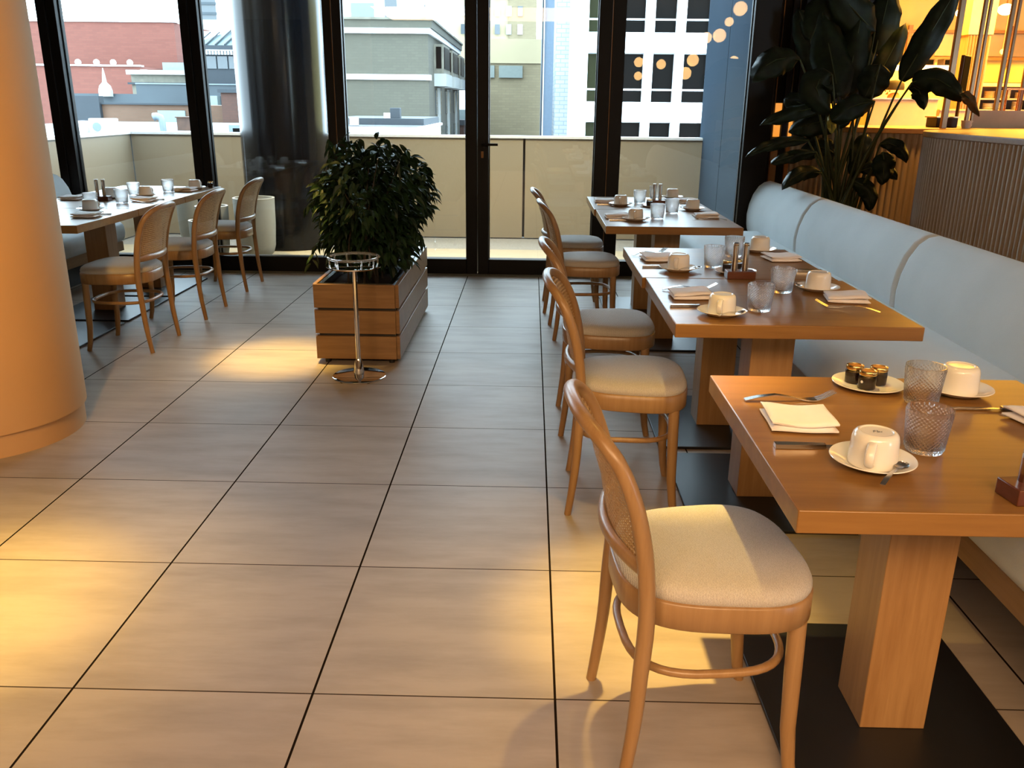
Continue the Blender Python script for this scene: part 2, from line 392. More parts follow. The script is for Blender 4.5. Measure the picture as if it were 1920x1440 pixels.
# ---------------------------------------------------------------- the room shell
def room():
    sbox('floor', 'floor_tile', (-6.5, -4.5, -.12, 7.5, 7.30, 0), 'large beige stone floor tiles with dark joints', 'floor')
    sbox('trim_1', 'terrace_tile', (-6.5, 7.14, 0, 1.95, 7.235, .004), 'narrow pale threshold strip in front of the windows', 'threshold')
    sbox('ceiling', 'ceiling_paint', (-6.5, -4.5, 3.0, 9.2, 7.42, 3.1), 'dim ceiling of the dining room', 'ceiling')
    sbox('wall_back', 'wall_paint', (-6.6, -4.6, 0, 7.6, -4.5, 3.0), 'dark wall at the back of the dining room', 'wall')
    sbox('wall_left', 'wall_paint', (-6.6, -4.5, 0, -6.5, 7.4, 3.0), 'dark wall left of the column', 'wall')
    sbox('wall_right', 'wall_paint', (9.1, -4.5, 0, 9.2, 13.3, 3.0), 'dark wall on the right', 'wall')
    # white round column
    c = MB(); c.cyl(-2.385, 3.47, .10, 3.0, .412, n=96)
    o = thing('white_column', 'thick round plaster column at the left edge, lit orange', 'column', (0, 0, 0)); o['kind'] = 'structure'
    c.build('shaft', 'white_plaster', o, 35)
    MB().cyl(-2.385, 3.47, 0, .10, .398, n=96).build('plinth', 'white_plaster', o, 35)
    # glazing: posts at measured stations, panes between
    Y0, Y1, H = 7.235, 7.36, 3.0
    posts = [(-5.05, -4.92), (-3.93, -3.777), (-2.795, -2.65), (-1.661, -1.516), (-.535, -.348), (.519, .727), (1.725, 1.93)]
    names = ['window_1', 'window_2', 'window_3', 'window_4', 'door_1', 'window_5']
    labels = ['window bay hidden behind the white column', 'tall black framed window behind the left table', 'tall black framed window with the black column behind it',
              'tall black framed window behind the leafy planter', 'glazed terrace door with black frame and lever handle', 'tall black framed window at the far right by the bench end']
    for i, nm in enumerate(names):
        a, b = posts[i], posts[i+1]
        o = struct(nm, labels[i], 'door' if nm == 'door_1' else 'window')
        xm0 = (a[0]+a[1])/2; xm1 = (b[0]+b[1])/2
        if i == 0: xm0 = a[0]
        if i == len(names)-1: xm1 = b[1]
        f = MB()
        f.box(xm0+.003, Y0, 0, a[1], Y1, H); f.box(b[0], Y0, 0, xm1-.003, Y1, H)
        f.box(a[1], Y0+.015, 0, b[0], Y1, .125); f.box(a[1], Y0+.015, H-.12, b[0], Y1, H)
        f.box(a[1], Y0+.06, .125, a[1]+.008, Y1-.03, H-.12); f.box(b[0]-.008, Y0+.06, .125, b[0], Y1-.03, H-.12)
        f.build('frame', 'black_frame', o, 35, .004)
        g = MB().box(a[1]-.005, 7.29, .12, b[0]+.005, 7.312, H-.11); g.build('pane', 'window_glass', o, 0)
        if nm == 'door_1':
            h = MB(); h.tube([(-.40, Y0, 1.075), (-.40, Y0-.05, 1.075)], .010, 10)
            h.tube([(-.40, Y0-.05, 1.075), (-.385, Y0-.056, 1.075), (-.27, Y0-.056, 1.075)], [.010, .011, .010], 10)
            h.box(-.415, Y0-.008, 1.045, -.385, Y0, 1.105)
            h.build('door_handle', 'black_frame', o, 35)
            k = MB(); k.box(-.412, Y0-.006, .965, -.388, Y0, 1.02); k.cyl(0, 0, 0, 0, .001) if False else None
            k.build('lock_plate', 'bronze_trim', o, 35, .003)
    # orange reflections along two post grooves, put in as thin bronze strips
    for k, x in enumerate((-1.590, .623)):
        sbox('trim_%d' % (k+2), 'bronze_trim', (x-.0025, Y0-.004, 0, x+.0025, Y0+.002, 3.0), 'orange reflection made as a thin bronze strip on the black post %s' % ('behind the planter' if k == 0 else 'right of the terrace door'), 'trim')
    sbox('wall_front_left', 'black_frame', (-6.5, 7.235, 0, -5.05, 7.36, 3.0), 'black wall panel at the far left of the glazing', 'wall')
    # right of the glazing: dark bronze screen standing before the kitchen
    sbox('wall_front_right', 'dark_panel', (1.93, 7.44, 1.42, 2.78, 7.52, 3.0), 'dark bronze wall panel behind the large leafy plant', 'wall')
    s = thing('bronze_screen', 'dark screen of upright bronze edged posts behind the tall plant', 'screen')
    for x in (1.935, 2.06, 2.16, 2.27):
        MB().box(x, 7.39, 0, x+.045, 7.43, 3.0).build('post', 'dark_panel', s, 35)
    for x in (1.985, 2.108, 2.21, 2.32):
        MB().box(x, 7.385, 0, x+.007, 7.41, 3.0).build('edge_strip', 'bronze_trim', s, 35)
    sbox('wall_side', 'white_plaster', (1.96, 7.53, 0, 2.28, 7.60, 1.15), 'pale low wall strip behind the bronze screen', 'wall')
room()

# ---------------------------------------------------------------- terrace
def terrace():
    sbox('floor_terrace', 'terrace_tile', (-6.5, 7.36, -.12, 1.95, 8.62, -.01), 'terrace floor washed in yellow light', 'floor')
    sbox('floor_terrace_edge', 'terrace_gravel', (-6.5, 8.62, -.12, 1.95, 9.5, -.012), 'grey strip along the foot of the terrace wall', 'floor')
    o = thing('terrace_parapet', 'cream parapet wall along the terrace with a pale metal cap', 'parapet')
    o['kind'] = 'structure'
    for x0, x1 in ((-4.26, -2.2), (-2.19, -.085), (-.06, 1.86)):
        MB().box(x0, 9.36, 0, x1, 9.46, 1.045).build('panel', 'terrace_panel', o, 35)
    MB().box(-4.36, 9.44, 0, 1.86, 9.48, 1.04).build('backing', 'slate_wall', o, 35)
    MB().box(-4.38, 9.345, 1.045, 1.86, 9.50, 1.070).build('cap', 'terrace_cap', o, 35)
    o = thing('terrace_side_parapet', 'cream parapet wall closing the left end of the terrace', 'parapet')
    o['kind'] = 'structure'
    MB().box(-4.36, 7.40, 0, -4.262, 9.34, 1.045).build('panel', 'terrace_panel', o, 35)
    MB().box(-4.38, 7.40, 1.045, -4.25, 9.34, 1.070).build('cap', 'terrace_cap', o, 35)
    o = thing('terrace_end_wall', 'blue grey metal clad wall closing the right end of the terrace', 'wall')
    o['kind'] = 'structure'
    for y0, y1 in ((7.37, 8.44), (8.455, 9.52)):
        MB().box(1.80, y0, -.01, 1.87, y1, 4.2).build('cladding_panel', 'endwall_metal', o, 35)
    MB().box(1.815, 7.37, -.01, 1.90, 9.50, 4.2).build('backing', 'black_frame', o, 35)
    MB().cyl(-2.44, 8.75, -.012, 4.2, .425, n=96).build('black_column', 'column_gloss_black', None, 35)
    tag(bpy.data.objects['black_column'], 'glossy black round column standing on the terrace behind the window', 'column', None, 'structure')
    def pot(x, y, h, r, label):
        o = thing('terrace_pot', label, 'pot', (x, y, -.01), 0, 'white pots on the terrace')
        p = [(r*.62, 0), (r*.80, .03*h/.5), (r*.90, .10), (r*.97, h*.55), (r, h), (r-.018, h), (r-.022, h-.06), (r-.05, .14), (0.001, .13)]
        MB().lathe(p, 40).build('body', 'pot_white', o, 50)
        MB().lathe([(0.001, h-.075), (r-.023, h-.075), (r-.024, h-.085), (.001, h-.085)], 32).build('soil', 'soil', o, 50)
    pot(-2.585, 8.06, .545, .190, 'largest white pot on the terrace, right of the last left chair')
    pot(-2.975, 8.02, .47, .150, 'middle sized white pot on the terrace behind the left chairs')
    pot(-2.92, 7.66, .385, .135, 'smallest white pot on the terrace close behind the window glass')
    pot(-3.28, 8.32, .58, .14, 'slim white pot on the terrace under the left table edge')
terrace()

# ---------------------------------------------------------------- cane chairs
POST = [(0, -.203, .196), (.10, -.190, .196), (.20, -.180, .195), (.30, -.175, .194), (.43, -.169, .192), (.55, -.178, .193), (.645, -.196, .195), (.715, -.218, .194), (.758, -.238, .186), (.783, -.255, .172), (.803, -.273, .148), (.817, -.289, .112), (.826, -.300, .06), (.829, -.303, 0)]
def se(t, a0, a1, b0, b1, e):     # superellipse outline tapering toward the back
    c, s_ = math.cos(t), math.sin(t); x = math.copysign(abs(c)**(2/e), c); y = math.copysign(abs(s_)**(2/e), s_)
    k = (x+1)/2; return ((a1 if x > 0 else a0)*abs(x)*(1 if x > 0 else -1), y*(b0+(b1-b0)*k))
def make_chair():
    o = thing('cane_chair', '', 'chair')
    hoop = []
    left = [(x, y, z) for z, x, y in POST]; right = [(x, -y, z) for z, x, y in reversed(POST[:-1])]
    # smooth by subdividing (Catmull-Rom)
    base = left+right; pts = []
    for i in range(len(base)-1):
        p0, p1, p2, p3 = (Vector(base[max(0, min(len(base)-1, j))]) for j in (i-1, i, i+1, i+2))
        for q in range(3):
            t = q/3; pts.append(.5*((2*p1)+(p2-p0)*t+(2*p0-5*p1+4*p2-p3)*t*t+(3*p1-p0-3*p2+p3)*t**3))
    pts.append(Vector(base[-1]))
    rad = [.0125+.0045*min(1, max(0, p.z/.35)) if p.z < .62 else .0170-.002*min(1, (p.z-.62)/.2) for p in pts]
    MB().tube(pts, rad, 14).build('back_frame', 'beech', o, 60)
    # cane panel, bowed backward
    Z = [.550+.0138*i for i in range(20)]
    tab = [(z, x, y) for z, x, y in POST]
    nx = 18; vs = []; uv = []; fs = []
    for z in Z:
        x, y = interp(tab, z); hw = max(.02, y-.006)
        for k in range(nx+1):
            yy = -hw+2*hw*k/nx; bow = .034*(1-(yy/.2)**2)*(1-max(0, (z-.70)/.16)*.45)
            vs.append((x-bow, yy, z)); uv.append((yy+.5, z))
    for i in range(len(Z)-1):
        for k in range(nx): a = i*(nx+1)+k; fs.append((a, a+1, a+nx+2, a+nx+1))
    m = MB(); m.add(vs, fs, uv); pan = m.build('cane_panel', 'cane_weave', o, 60)
    sd = pan.modifiers.new('solid', 'SOLIDIFY'); sd.thickness = .003
    x, y = interp(tab, .54)
    br = [(x-.046*(1-(k/8)**2), y*k/8, .54) for k in range(-8, 9)]
    MB().tube(br, .0115, 12, flat=1.5).build('back_rail', 'beech', o, 60)
    # seat
    n = 56; A = (.202, .205, .180, .222, 3.1)
    ring = lambda ins, z: [(*se(2*PI*k/n, A[0]-ins, A[1]-ins, A[2]-ins, A[3]-ins, A[4]), z) for k in range(n)]
    MB().loft([ring(.004, .395), ring(0, .399), ring(0, .452), ring(.004, .456)]).build('seat_apron', 'beech', o, 50)
    cu = [ring(.006, .4555), ring(.003, .462), ring(.003, .470), ring(.008, .481), ring(.020, .490), ring(.045, .4965), ring(.09, .5005), ring(.14, .502)]
    MB().loft(cu).build('seat_cushion', 'seat_fabric', o, 60)
    for s in (-1, 1):
        MB().tube([(.150, s*.166, .40), (.153, s*.168, .28), (.157, s*.170, .14), (.166, s*.174, .05), (.176, s*.178, 0)], [.019, .0185, .0165, .0145, .013], 14).build('front_leg', 'beech', o, 60)
    ring2 = [(*se(2*PI*k/40, .178, .160, .178, .172, 3.0), .285) for k in range(40)]
    MB().tube(ring2, .0095, 10, True).build('stretcher_ring', 'beech', o, 60)
    return o
chair = Kind(make_chair)
RG = 'cane back chairs along the right tables'; LG = 'cane back chairs along the left tables'
chair((.395, 1.665, 0), math.radians(5), 'nearest cane back chair, at the front right table, its seat half in shadow', RG)
chair((.365, 2.945, 0), math.radians(-3), 'second cane back chair from the front on the right, seat half lit', RG)
chair((.355, 3.72, 0), math.radians(0), 'third cane back chair from the front on the right, seat in shade', RG)
chair((.355, 5.33, 0), math.radians(3), 'fourth cane back chair from the front on the right', RG)
chair((.315, 6.05, 0), math.radians(0), 'farthest cane back chair on the right, beside the terrace door', RG)
chair((-2.375, 4.905, 0), PI, 'left cane back chair nearest the white column', LG)
chair((-2.355, 5.705, 0), PI, 'middle cane back chair of the three along the left table', LG)
chair((-2.365, 6.60, 0), PI, 'left cane back chair nearest the window and white pot', LG)

# ---------------------------------------------------------------- tables
def make_table(x0, x1, y0, y1, lx, ly, label, group, plate=(.565, .70)):
    cx, cy = (x0+x1)/2, (y0+y1)/2
    o = thing('oak_table', label, 'table', (cx, cy, 0), 0, group)
    hx, hy = (x1-x0)/2, (y1-y0)/2
    MB().box(-hx, -hy, .706, hx, hy, .75).build('tabletop', 'oak_top', o, 35, .0025)
    MB().box(lx-.075, ly-.075, .012, lx+.075, ly+.075, .706).build('leg', 'oak_leg', o, 35, .002)
    MB().box(lx-plate[0]/2, ly-plate[1]/2, 0, lx+plate[0]/2, ly+plate[1]/2, .012).build('base_plate', 'black_steel', o, 35, .002)
    return o
TG = 'oak tables along the right bench'
make_table(.460, 1.226, 1.307, 2.060, .025, .06, 'nearest square oak table at the lower right, three jam jars on it', TG)
make_table(.458, 1.226, 2.585, 3.322, .02, .03, 'second oak table from the front, its near edge lit orange', TG, (.565, .68))
make_table(.446, 1.212, 3.330, 4.070, .02, .03, 'third oak table, pushed against the second, holding the shaker block', TG, (.565, .68))
make_table(.425, 1.190, 4.806, 5.600, .02, .03, 'fourth oak table from the front, nearer half of the far pair', TG, (.565, .66))
make_table(.415, 1.180, 5.608, 6.400, .02, .03, 'fifth and last oak table on the right, by the window post', TG, (.565, .66))
LT = 'oak tables along the left bench'
make_table(-3.21, -2.425, 4.55, 5.30, -.10, .09, 'left oak table nearest the white column, partly hidden by it', LT)
make_table(-3.21, -2.425, 5.305, 6.05, -.10, .09, 'middle left oak table with shaker block', LT)
make_table(-3.21, -2.425, 6.055, 6.80, -.10, .09, 'left oak table nearest the window', LT)

# ---------------------------------------------------------------- banquettes
def banquette(sx, cuts, ys, label, xs, xb, ):
    o = thing('banquette', label, 'bench', (0, 0, 0))
    X = lambda d: sx*d
    bp = [(.0, .40), (-.012, .47), (-.016, .55), (-.004, .63), (.022, .71), (.062, .775), (.105, .808), (.150, .818), (.195, .806), (.225, .77), (.235, .70), (.235, .40)]
    for a, b in zip(cuts, cuts[1:]):
        pr = [(X(xb+u), z) for u, z in bp]
        if sx < 0: pr = pr[::-1]
        MB().extrude_y(pr, a+.002, b-.002).build('back_cushion', 'banquette_fabric', o, 80, .034, 5)
    sp = [(xs+.035, .295), (xs+.010, .315), (xs, .37), (xs+.006, .42), (xs+.03, .45), (xs+.09, .462), (xb-.02, .462), (xb+.03, .45), (xb+.03, .295)]
    pr = [(X(u), z) for u, z in sp]
    if sx < 0: pr = pr[::-1]
    MB().extrude_y(pr, ys[0], ys[1]).build('seat_cushion', 'banquette_fabric', o, 60, .02, 3)
    def bx(x0, y0, z0, x1, y1, z1): return (min(X(x0), X(x1)), y0, z0, max(X(x0), X(x1)), y1, z1)
    MB().box(*bx(xs+.035, ys[0], .215, xb+.05, ys[1], .293)).build('seat_rail', 'oak_rail', o, 35, .003)
    MB().box(*bx(xs+.26, ys[0], 0, xb+.05, ys[1]-.1, .215)).build('base', 'black_steel', o, 35)
    MB().box(*bx(xb+.052, cuts[0], 0, xb+.232, cuts[-1]-.01, .40)).build('back_base', 'fluted_wood', o, 35)
    return o
banquette(1, [.85, 2.50, 4.15, 5.80, 7.19], (.85, 6.80), 'long pale grey upholstered bench along the right side', 1.165, 1.80)
banquette(-1, [3.9, 5.4, 7.05], (3.9, 6.95), 'pale grey upholstered bench behind the left tables', 3.30, 3.74)

# ---------------------------------------------------------------- tableware kinds
def make_tumbler():
    o = thing('tumbler', '', 'glass')
    pr = [(.030, 0), (.0345, .0015), (.0355, .006)]; N = 48
    for i in range(N+1): z = .008+.074*i/N; pr.append((.0356+.0080*(z/.09)+.0004, z))
    pr += [(.0437, .0865), (.0432, .0900), (.0412, .0900), (.0405, .0865), (.0385, .05), (.0345, .0135), (.030, .0105), (.0005, .0100)]
    def disp(a, z, i):
        if 3 <= i <= 3+N: return .0026*min(abs(math.sin(14*a+z*370)), abs(math.sin(14*a-z*370)))-.0014
        return 0
    MB().lathe(pr, 144, disp=disp).build('body', 'tumbler_glass', o, 60)
    return o
def make_cup():
    o = thing('coffee_cup', '', 'cup')
    # standing upside down: rim below, foot ring on top
    pr = [(.0440, .0), (.0448, .002), (.0448, .008), (.0437, .030), (.0425, .050), (.0405, .0585), (.0365, .0630), (.0320, .0650), (.0295, .0648), (.0285, .0628), (.0005, .0622)]
    pi = [(.0005, .056), (.036, .054), (.040, .046), (.0420, .010), (.0424, .0)]
    MB().lathe(pi+pr, 48).build('bowl', 'porcelain', o, 60)
    h = []
    for k in range(13):
        a = -PI/2+PI*k/12; h.append((.0405+.026*math.cos(a), 0, .031+.021*math.sin(a)))
    MB().tube(h, .0085, 12, flat=.48).build('handle', 'porcelain', o, 60)
    return o
def make_saucer():
    o = thing('saucer', '', 'saucer')
    pr = [(.0005, .0012), (.030, .0008), (.042, .0008), (.0545, .0065), (.070, .0135), (.0775, .0165), (.0785, .0175), (.0775, .0190), (.070, .0165), (.056, .0100), (.047, .0060), (.044, .0052), (.0005, .0050)]
    MB().lathe(pr, 56).build('dish', 'porcelain', o, 60)
    return o
def make_plate():
    o = thing('side_plate', '', 'plate')
    pr = [(.0005, .0012), (.040, .0008), (.055, .0012), (.066, .0045), (.083, .0095), (.0838, .0110), (.083, .0120), (.066, .0075), (.055, .0050), (.0005, .0046)]
    MB().lathe(pr, 56).build('dish', 'porcelain', o, 60); return o
def make_jar():
    o = thing('jam_jar', '', 'jar')
    MB().lathe([(.0005, .0), (.0185, 0), (.0205, .002), (.0208, .020), (.0208, .030), (.0195, .0345), (.0175, .0360), (.0175, .0390)], 28).build('glass_body', 'jar_glass', o, 60)
    MB().lathe([(.0005, .0015), (.0180, .0015), (.0196, .0035), (.0198, .0290), (.0005, .0292)], 28).build('jam', 'jam', o, 60)
    MB().lathe([(.0203, .0350), (.0208, .0360), (.0208, .0430), (.0200, .0445), (.016, .0450), (.0155, .0440), (.0005, .0442)], 28).build('lid', 'gold_lid', o, 50)
    return o
def add_sticker(o):
    m = MB(); a0 = math.radians(200)
    vs = [(.0211*math.cos(a0), .0211*math.sin(a0), .020)]; fs = []
    for k in range(12):
        t = 2*PI*k/12; a = a0+.0034/.0211*math.cos(t); vs.append((.0211*math.cos(a), .0211*math.sin(a), .020+.0034*math.sin(t)))
    for k in range(12): fs.append((0, 1+k, 1+(k+1) % 12))
    m.add(vs, fs).build('round_sticker', 'paper_white', o, 0)['label'] = 'small round white sticker'
def make_spoon():
    o = thing('teaspoon', '', 'spoon')
    st = [(0, .0045), (.02, .0048), (.05, .0034), (.085, .0026), (.094, .0040), (.101, .0088), (.110, .0118), (.120, .0120), (.129, .0086), (.1325, .0030)]
    zc = lambda x: .0030+.006*math.sin(PI*min(1, x/.092)) if x < .092 else .0030-.0022*math.sin(PI*(x-.092)/.0405)
    rings = []
    for x, wd in st:
        z = zc(x); sag = .0030 if x > .095 else 0
        rings.append([(x, wd, z+.0010), (x, wd*.5, z+.0010-sag*.75), (x, 0, z+.0010-sag), (x, -wd*.5, z+.0010-sag*.75), (x, -wd, z+.0010), (x, -wd*.5, z-.0006-sag*.75), (x, 0, z-.0006-sag), (x, wd*.5, z-.0006-sag*.75)])
    MB().loft(rings).build('body', 'steel', o, 60); return o
def make_fork():
    o = thing('table_fork', '', 'fork')
    def zc(x): return .004+.012*math.sin(PI*min(1, x/.135))**1.2 if x < .135 else .004-.001*math.sin(PI*(x-.135)/.03) if x < .165 else .0035+.020*((x-.165)/.045)**1.2
    st = [(0, .0085), (.03, .0080), (.07, .0055), (.11, .0038), (.130, .0045), (.142, .0095), (.155, .0120), (.166, .0122)]
    rings = [[(x, wd, zc(x)+.0013), (x, -wd, zc(x)+.0013), (x, -wd, zc(x)-.0009), (x, wd, zc(x)-.0009)] for x, wd in st]
    m = MB().loft(rings)
    for k in range(4):
        y = -.0104+.0069*k; rr = []
        for x, wd in ((.1655, .0019), (.180, .0018), (.195, .0016), (.208, .0009)):
            rr.append([(x, y+wd, zc(x)+.0011), (x, y-wd, zc(x)+.0011), (x, y-wd, zc(x)-.0008), (x, y+wd, zc(x)-.0008)])
        m.loft(rr)
    m.build('body', 'steel', o, 60); return o
def make_knife():
    o = thing('table_knife', '', 'knife')
    h = MB().loft([[(x, wd, .0095), (x, -wd, .0095), (x, -wd*1.15, .001), (x, wd*1.15, .001)] for x, wd in ((0, .0085), (.03, .0084), (.075, .0070), (.095, .0058), (.100, .0050))])
    h.build('handle', 'steel', o, 40)
    st = [(.098, .0048, -.0048), (.112, .0060, -.0075), (.16, .0062, -.0095), (.195, .0055, -.0085), (.210, .0030, -.004), (.213, .0005, -.0005)]
    MB().loft([[(x, a, .0052), (x, b, .0044), (x, b, .0036), (x, a, .0034)] for x, a, b in st]).build('blade', 'steel', o, 40); return o
def make_napkin(seed, lx=.135, ly=.128, hh=.027):
    rr = random.Random(seed); o = thing('folded_napkin', '', 'napkin'); nx, ny = 14, 12
    m = MB(); ph = rr.random()*6
    lay = 2; t = hh/lay
    for L in range(lay):
        vs = []; fs = []
        ox, oy = rr.uniform(-.004, .004), rr.uniform(-.003, .003)
        for side in (0, 1):
            for j in range(ny+1):
                for i in range(nx+1):
                    u, v = i/nx, j/ny
                    ex = 1-abs(2*u-1)**7; ey = 1-abs(2*v-1)**7
                    bul = (.0040*math.sin(ph+u*5+L)+.0032*math.sin(ph*2+v*6+u*3)) * (L/lay)
                    mid = L*t+t/2+bul*(1 if L else 0)
                    hz = t*.5*(.25+.75*(ex*ey)**.5)
                    x = (u-.5)*lx*(1+.01*math.sin(v*7+ph))+ox; y = (v-.5)*ly+oy+.003*math.sin(u*6+ph)*(1 if v > .9 or v < .1 else 0)
                    vs.append((x, y, max(.0003, mid+(hz if side else -hz))))
        W = nx+1; S = (nx+1)*(ny+1)
        for j in range(ny):
            for i in range(nx):
                a = j*W+i; fs.append((a, a+W, a+W+1, a+1)); fs.append((S+a, S+a+1, S+a+W+1, S+a+W))
        for i in range(nx):
            fs.append((i, i+1, S+i+1, S+i)); b = ny*W+i; fs.append((b+1, b, S+b, S+b+1))
        for j in range(ny):
            a = j*W; fs.append((a+W, a, S+a, S+a+W)); b = j*W+nx; fs.append((b, b+W, S+b+W, S+b))
        m.add(vs, fs)
    m.build('cloth', 'napkin_linen', o, 70); return o
def make_block():
    o = thing('shaker_block', '', 'holder'); MB().box(-.055, -.03, 0, .055, .03, .030).build('block', 'walnut', o, 35, .002); return o
def make_shaker():
    o = thing('shaker', '', 'shaker')
    MB().lathe([(.0115, .0), (.0118, .001), (.0118, .098)], 24).build('tube', 'steel', o, 40)
    MB().lathe([(.0114, .098), (.0118, .0985), (.0118, .1065), (.010, .108), (.0005, .108)], 24).build('cap', 'chrome', o, 40); return o
K = dict(tumbler=Kind(make_tumbler), cup=Kind(make_cup), saucer=Kind(make_saucer), plate=Kind(make_plate), jar=Kind(make_jar), spoon=Kind(make_spoon),
         fork=Kind(make_fork), knife=Kind(make_knife), napkin=Kind(lambda: make_napkin(3)), block=Kind(make_block), shaker=Kind(make_shaker))
K2 = Kind(lambda: make_napkin(11, .140, .120, .028))
GR = dict(tumbler='cut glass tumblers on the tables', cup='upturned white coffee cups', saucer='white saucers under the cups', plate='small jam plates', jar='jam jars with gold lids',
          spoon='teaspoons on the saucers', fork='forks on the tables', knife='knives on the tables', napkin='folded white napkins', block='wooden shaker blocks', shaker='steel salt and pepper shakers')
TZ = .7503
def put(kind, x, y, deg, label, z=TZ):
    k = K[kind]
    if kind == 'napkin' and (len(label) % 2): k = K2
    return k((x, y, z), math.radians(deg), label, GR[kind])
def setting(where, cup, hdl, spoon=None, napkin=None, fork=None, knife=None):
    """cup=(x,y); spoon=(x,y,deg) of the handle end; napkin=(x,y,deg); fork, knife=(x,y,deg) at the handle end"""
    put('saucer', cup[0], cup[1], 0, 'white saucer on %s, under the upturned cup' % where)
    put('cup', cup[0], cup[1], hdl, 'white coffee cup upside down on its saucer, %s' % where, TZ+.0060)
    if spoon: put('spoon', spoon[0], spoon[1], spoon[2], 'steel teaspoon leaning on the saucer, %s' % where, TZ+.0165)
    if napkin: put('napkin', napkin[0], napkin[1], napkin[2], 'folded white napkin on %s' % where)
    if fork: put('fork', fork[0], fork[1], fork[2], 'steel fork beside the napkin on %s' % where)
    if knife: put('knife', knife[0], knife[1], knife[2], 'steel knife beside the napkin on %s' % where)
# nearest table
W = 'the nearest table, aisle side'
setting(W, (.655, 1.503), -118, (.622, 1.372, 52), (.580, 1.722, -3), (.500, 1.862, 4), (.494, 1.585, 0))
W = 'the nearest table, bench side'
setting(W, (1.022, 1.945), 120, None, (1.128, 1.742, 12), None, (1.165, 1.828, 180))
put('tumbler', .787, 1.583, 10, 'front one of the two cut glass tumblers on the nearest table')
put('tumbler', .905, 1.872, 40, 'rear one of the two cut glass tumblers on the nearest table')
put('plate', .828, 1.990, 0, 'round white plate with three jam jars on the nearest table')
for x, y, a, l in ((.798, 2.005, 30, 'jam jar at the back left of the three on the nearest table'), (.812, 1.958, 15, 'jam jar in front of the three on the nearest table, round white sticker'), (.851, 1.992, 100, 'jam jar at the back right of the three on the nearest table')):
    jar = put('jar', x, y, a, l, TZ+.0048)
    if 'sticker' in l: front_jar = jar
add_sticker(front_jar)
put('block', .888, 1.372, 8, 'dark wooden shaker block at the right edge of the nearest table')
put('shaker', .868, 1.376, 0, 'steel shaker in the block on the nearest table, left one', TZ+.0301)
put('shaker', .910, 1.380, 0, 'steel shaker in the block on the nearest table, right one', TZ+.0301)
# second table
W = 'the second table, aisle side'
setting(W, (.625, 2.712), -110, (.595, 2.615, 38), (.572, 2.975, 2), (.489, 3.085, 10), (.475, 2.818, 1))
W = 'the second table, bench side'
setting(W, (1.065, 3.125), 75, (.985, 3.24, -85), (1.112, 2.955, -10), (1.157, 2.765, 151), None)
put('tumbler', .765, 2.785, 25, 'front cut glass tumbler on the second table')
put('tumbler', .922, 3.085, 5, 'rear cut glass tumbler on the second table')
put('knife', 1.20, 3.50, 180, 'steel knife behind the bench side cup of the second table')
# third table
W = 'the third table, aisle side'
setting(W, (.610, 3.478), -110, (.60, 3.395, 40), (.562, 3.735, 6), (.462, 3.82, 36), (.471, 3.545, 2))
W = 'the third table, bench side'
setting(W, (1.070, 3.99), 75, None, (1.110, 3.775, 8), None, None)
put('tumbler', .772, 3.575, 15, 'front cut glass tumbler on the third table')
put('tumbler', .918, 3.850, 50, 'rear cut glass tumbler on the third table')
put('plate', .838, 3.452, 0, 'white plate with two jam jars on the third table')
put('jar', .806, 3.460, 40, 'left jam jar on the third table, behind the shakers', TZ+.0048)
put('jar', .850, 3.485, 80, 'right jam jar on the third table, behind the shakers', TZ+.0048)
put('block', .830, 3.345, 0, 'dark wooden shaker block where the second and third tables meet')
put('shaker', .806, 3.345, 0, 'left steel shaker in the block on the third table', TZ+.0301)
put('shaker', .846, 3.345, 0, 'right steel shaker in the block on the third table', TZ+.0301)
# fourth table
W = 'the fourth table, aisle side'
setting(W, (.617, 5.06), -100, (.60, 4.985, 40), (.520, 5.17, 0), None, (.462, 5.04, 2))
W = 'the fourth table, bench side'
setting(W, (1.05, 5.62), 75, (.97, 5.735, -85), (1.07, 5.255, -5), (1.160, 5.10, 160), None)
put('tumbler', .755, 5.14, 0, 'front cut glass tumbler on the fourth table')
put('tumbler', .885, 5.42, 30, 'rear cut glass tumbler on the fourth table')
# fifth table
W = 'the fifth table, aisle side'
setting(W, (.607, 5.83), -100, None, (.512, 6.02, 0), None, (.450, 5.85, 2))
W = 'the fifth table, bench side'
setting(W, (1.03, 6.33), 75, None, (1.085, 6.10, 20), (1.16, 5.93, 160), None)
put('tumbler', .750, 5.97, 0, 'front cut glass tumbler on the fifth table')
put('tumbler', .900, 6.29, 30, 'rear cut glass tumbler on the fifth table')
put('plate', .815, 5.80, 0, 'white plate with one jam jar on the fifth table')
put('jar', .795, 5.80, 60, 'jam jar on the fifth table, left of the shakers', TZ+.0048)
put('block', .862, 5.93, 0, 'dark wooden shaker block on the fifth table')
put('shaker', .842, 5.93, 0, 'left steel shaker in the block on the fifth table', TZ+.0301)
put('shaker', .882, 5.93, 0, 'right steel shaker in the block on the fifth table', TZ+.0301)
# left tables
W = 'the left table nearest the column, aisle side'
setting(W, (-2.655, 5.17), 70, (-2.62, 5.26, 200), (-2.545, 4.905, 5), None, (-2.455, 5.02, 180))
W = 'the left table nearest the column, bench side'
put('napkin', -3.06, 4.90, 0, 'folded white napkin on '+W); put('saucer', -2.93, 5.15, 0, 'white saucer on '+W+', under the upturned cup'); put('cup', -2.93, 5.15, 200, 'white coffee cup upside down on its saucer, '+W, TZ+.005)
put('tumbler', -2.742, 5.355, 0, 'cut glass tumbler on the middle left table, nearest the column')
W = 'the middle left table, aisle side'
setting(W, (-2.69, 6.03), 70, None, (-2.575, 5.74, -5), (-2.66, 5.60, 10), (-2.475, 5.83, 180))
put('napkin', -3.08, 5.78, 0, 'folded white napkin on the middle left table, bench side')
put('tumbler', -2.66, 5.60, 0, 'cut glass tumbler in the centre of the middle left table')
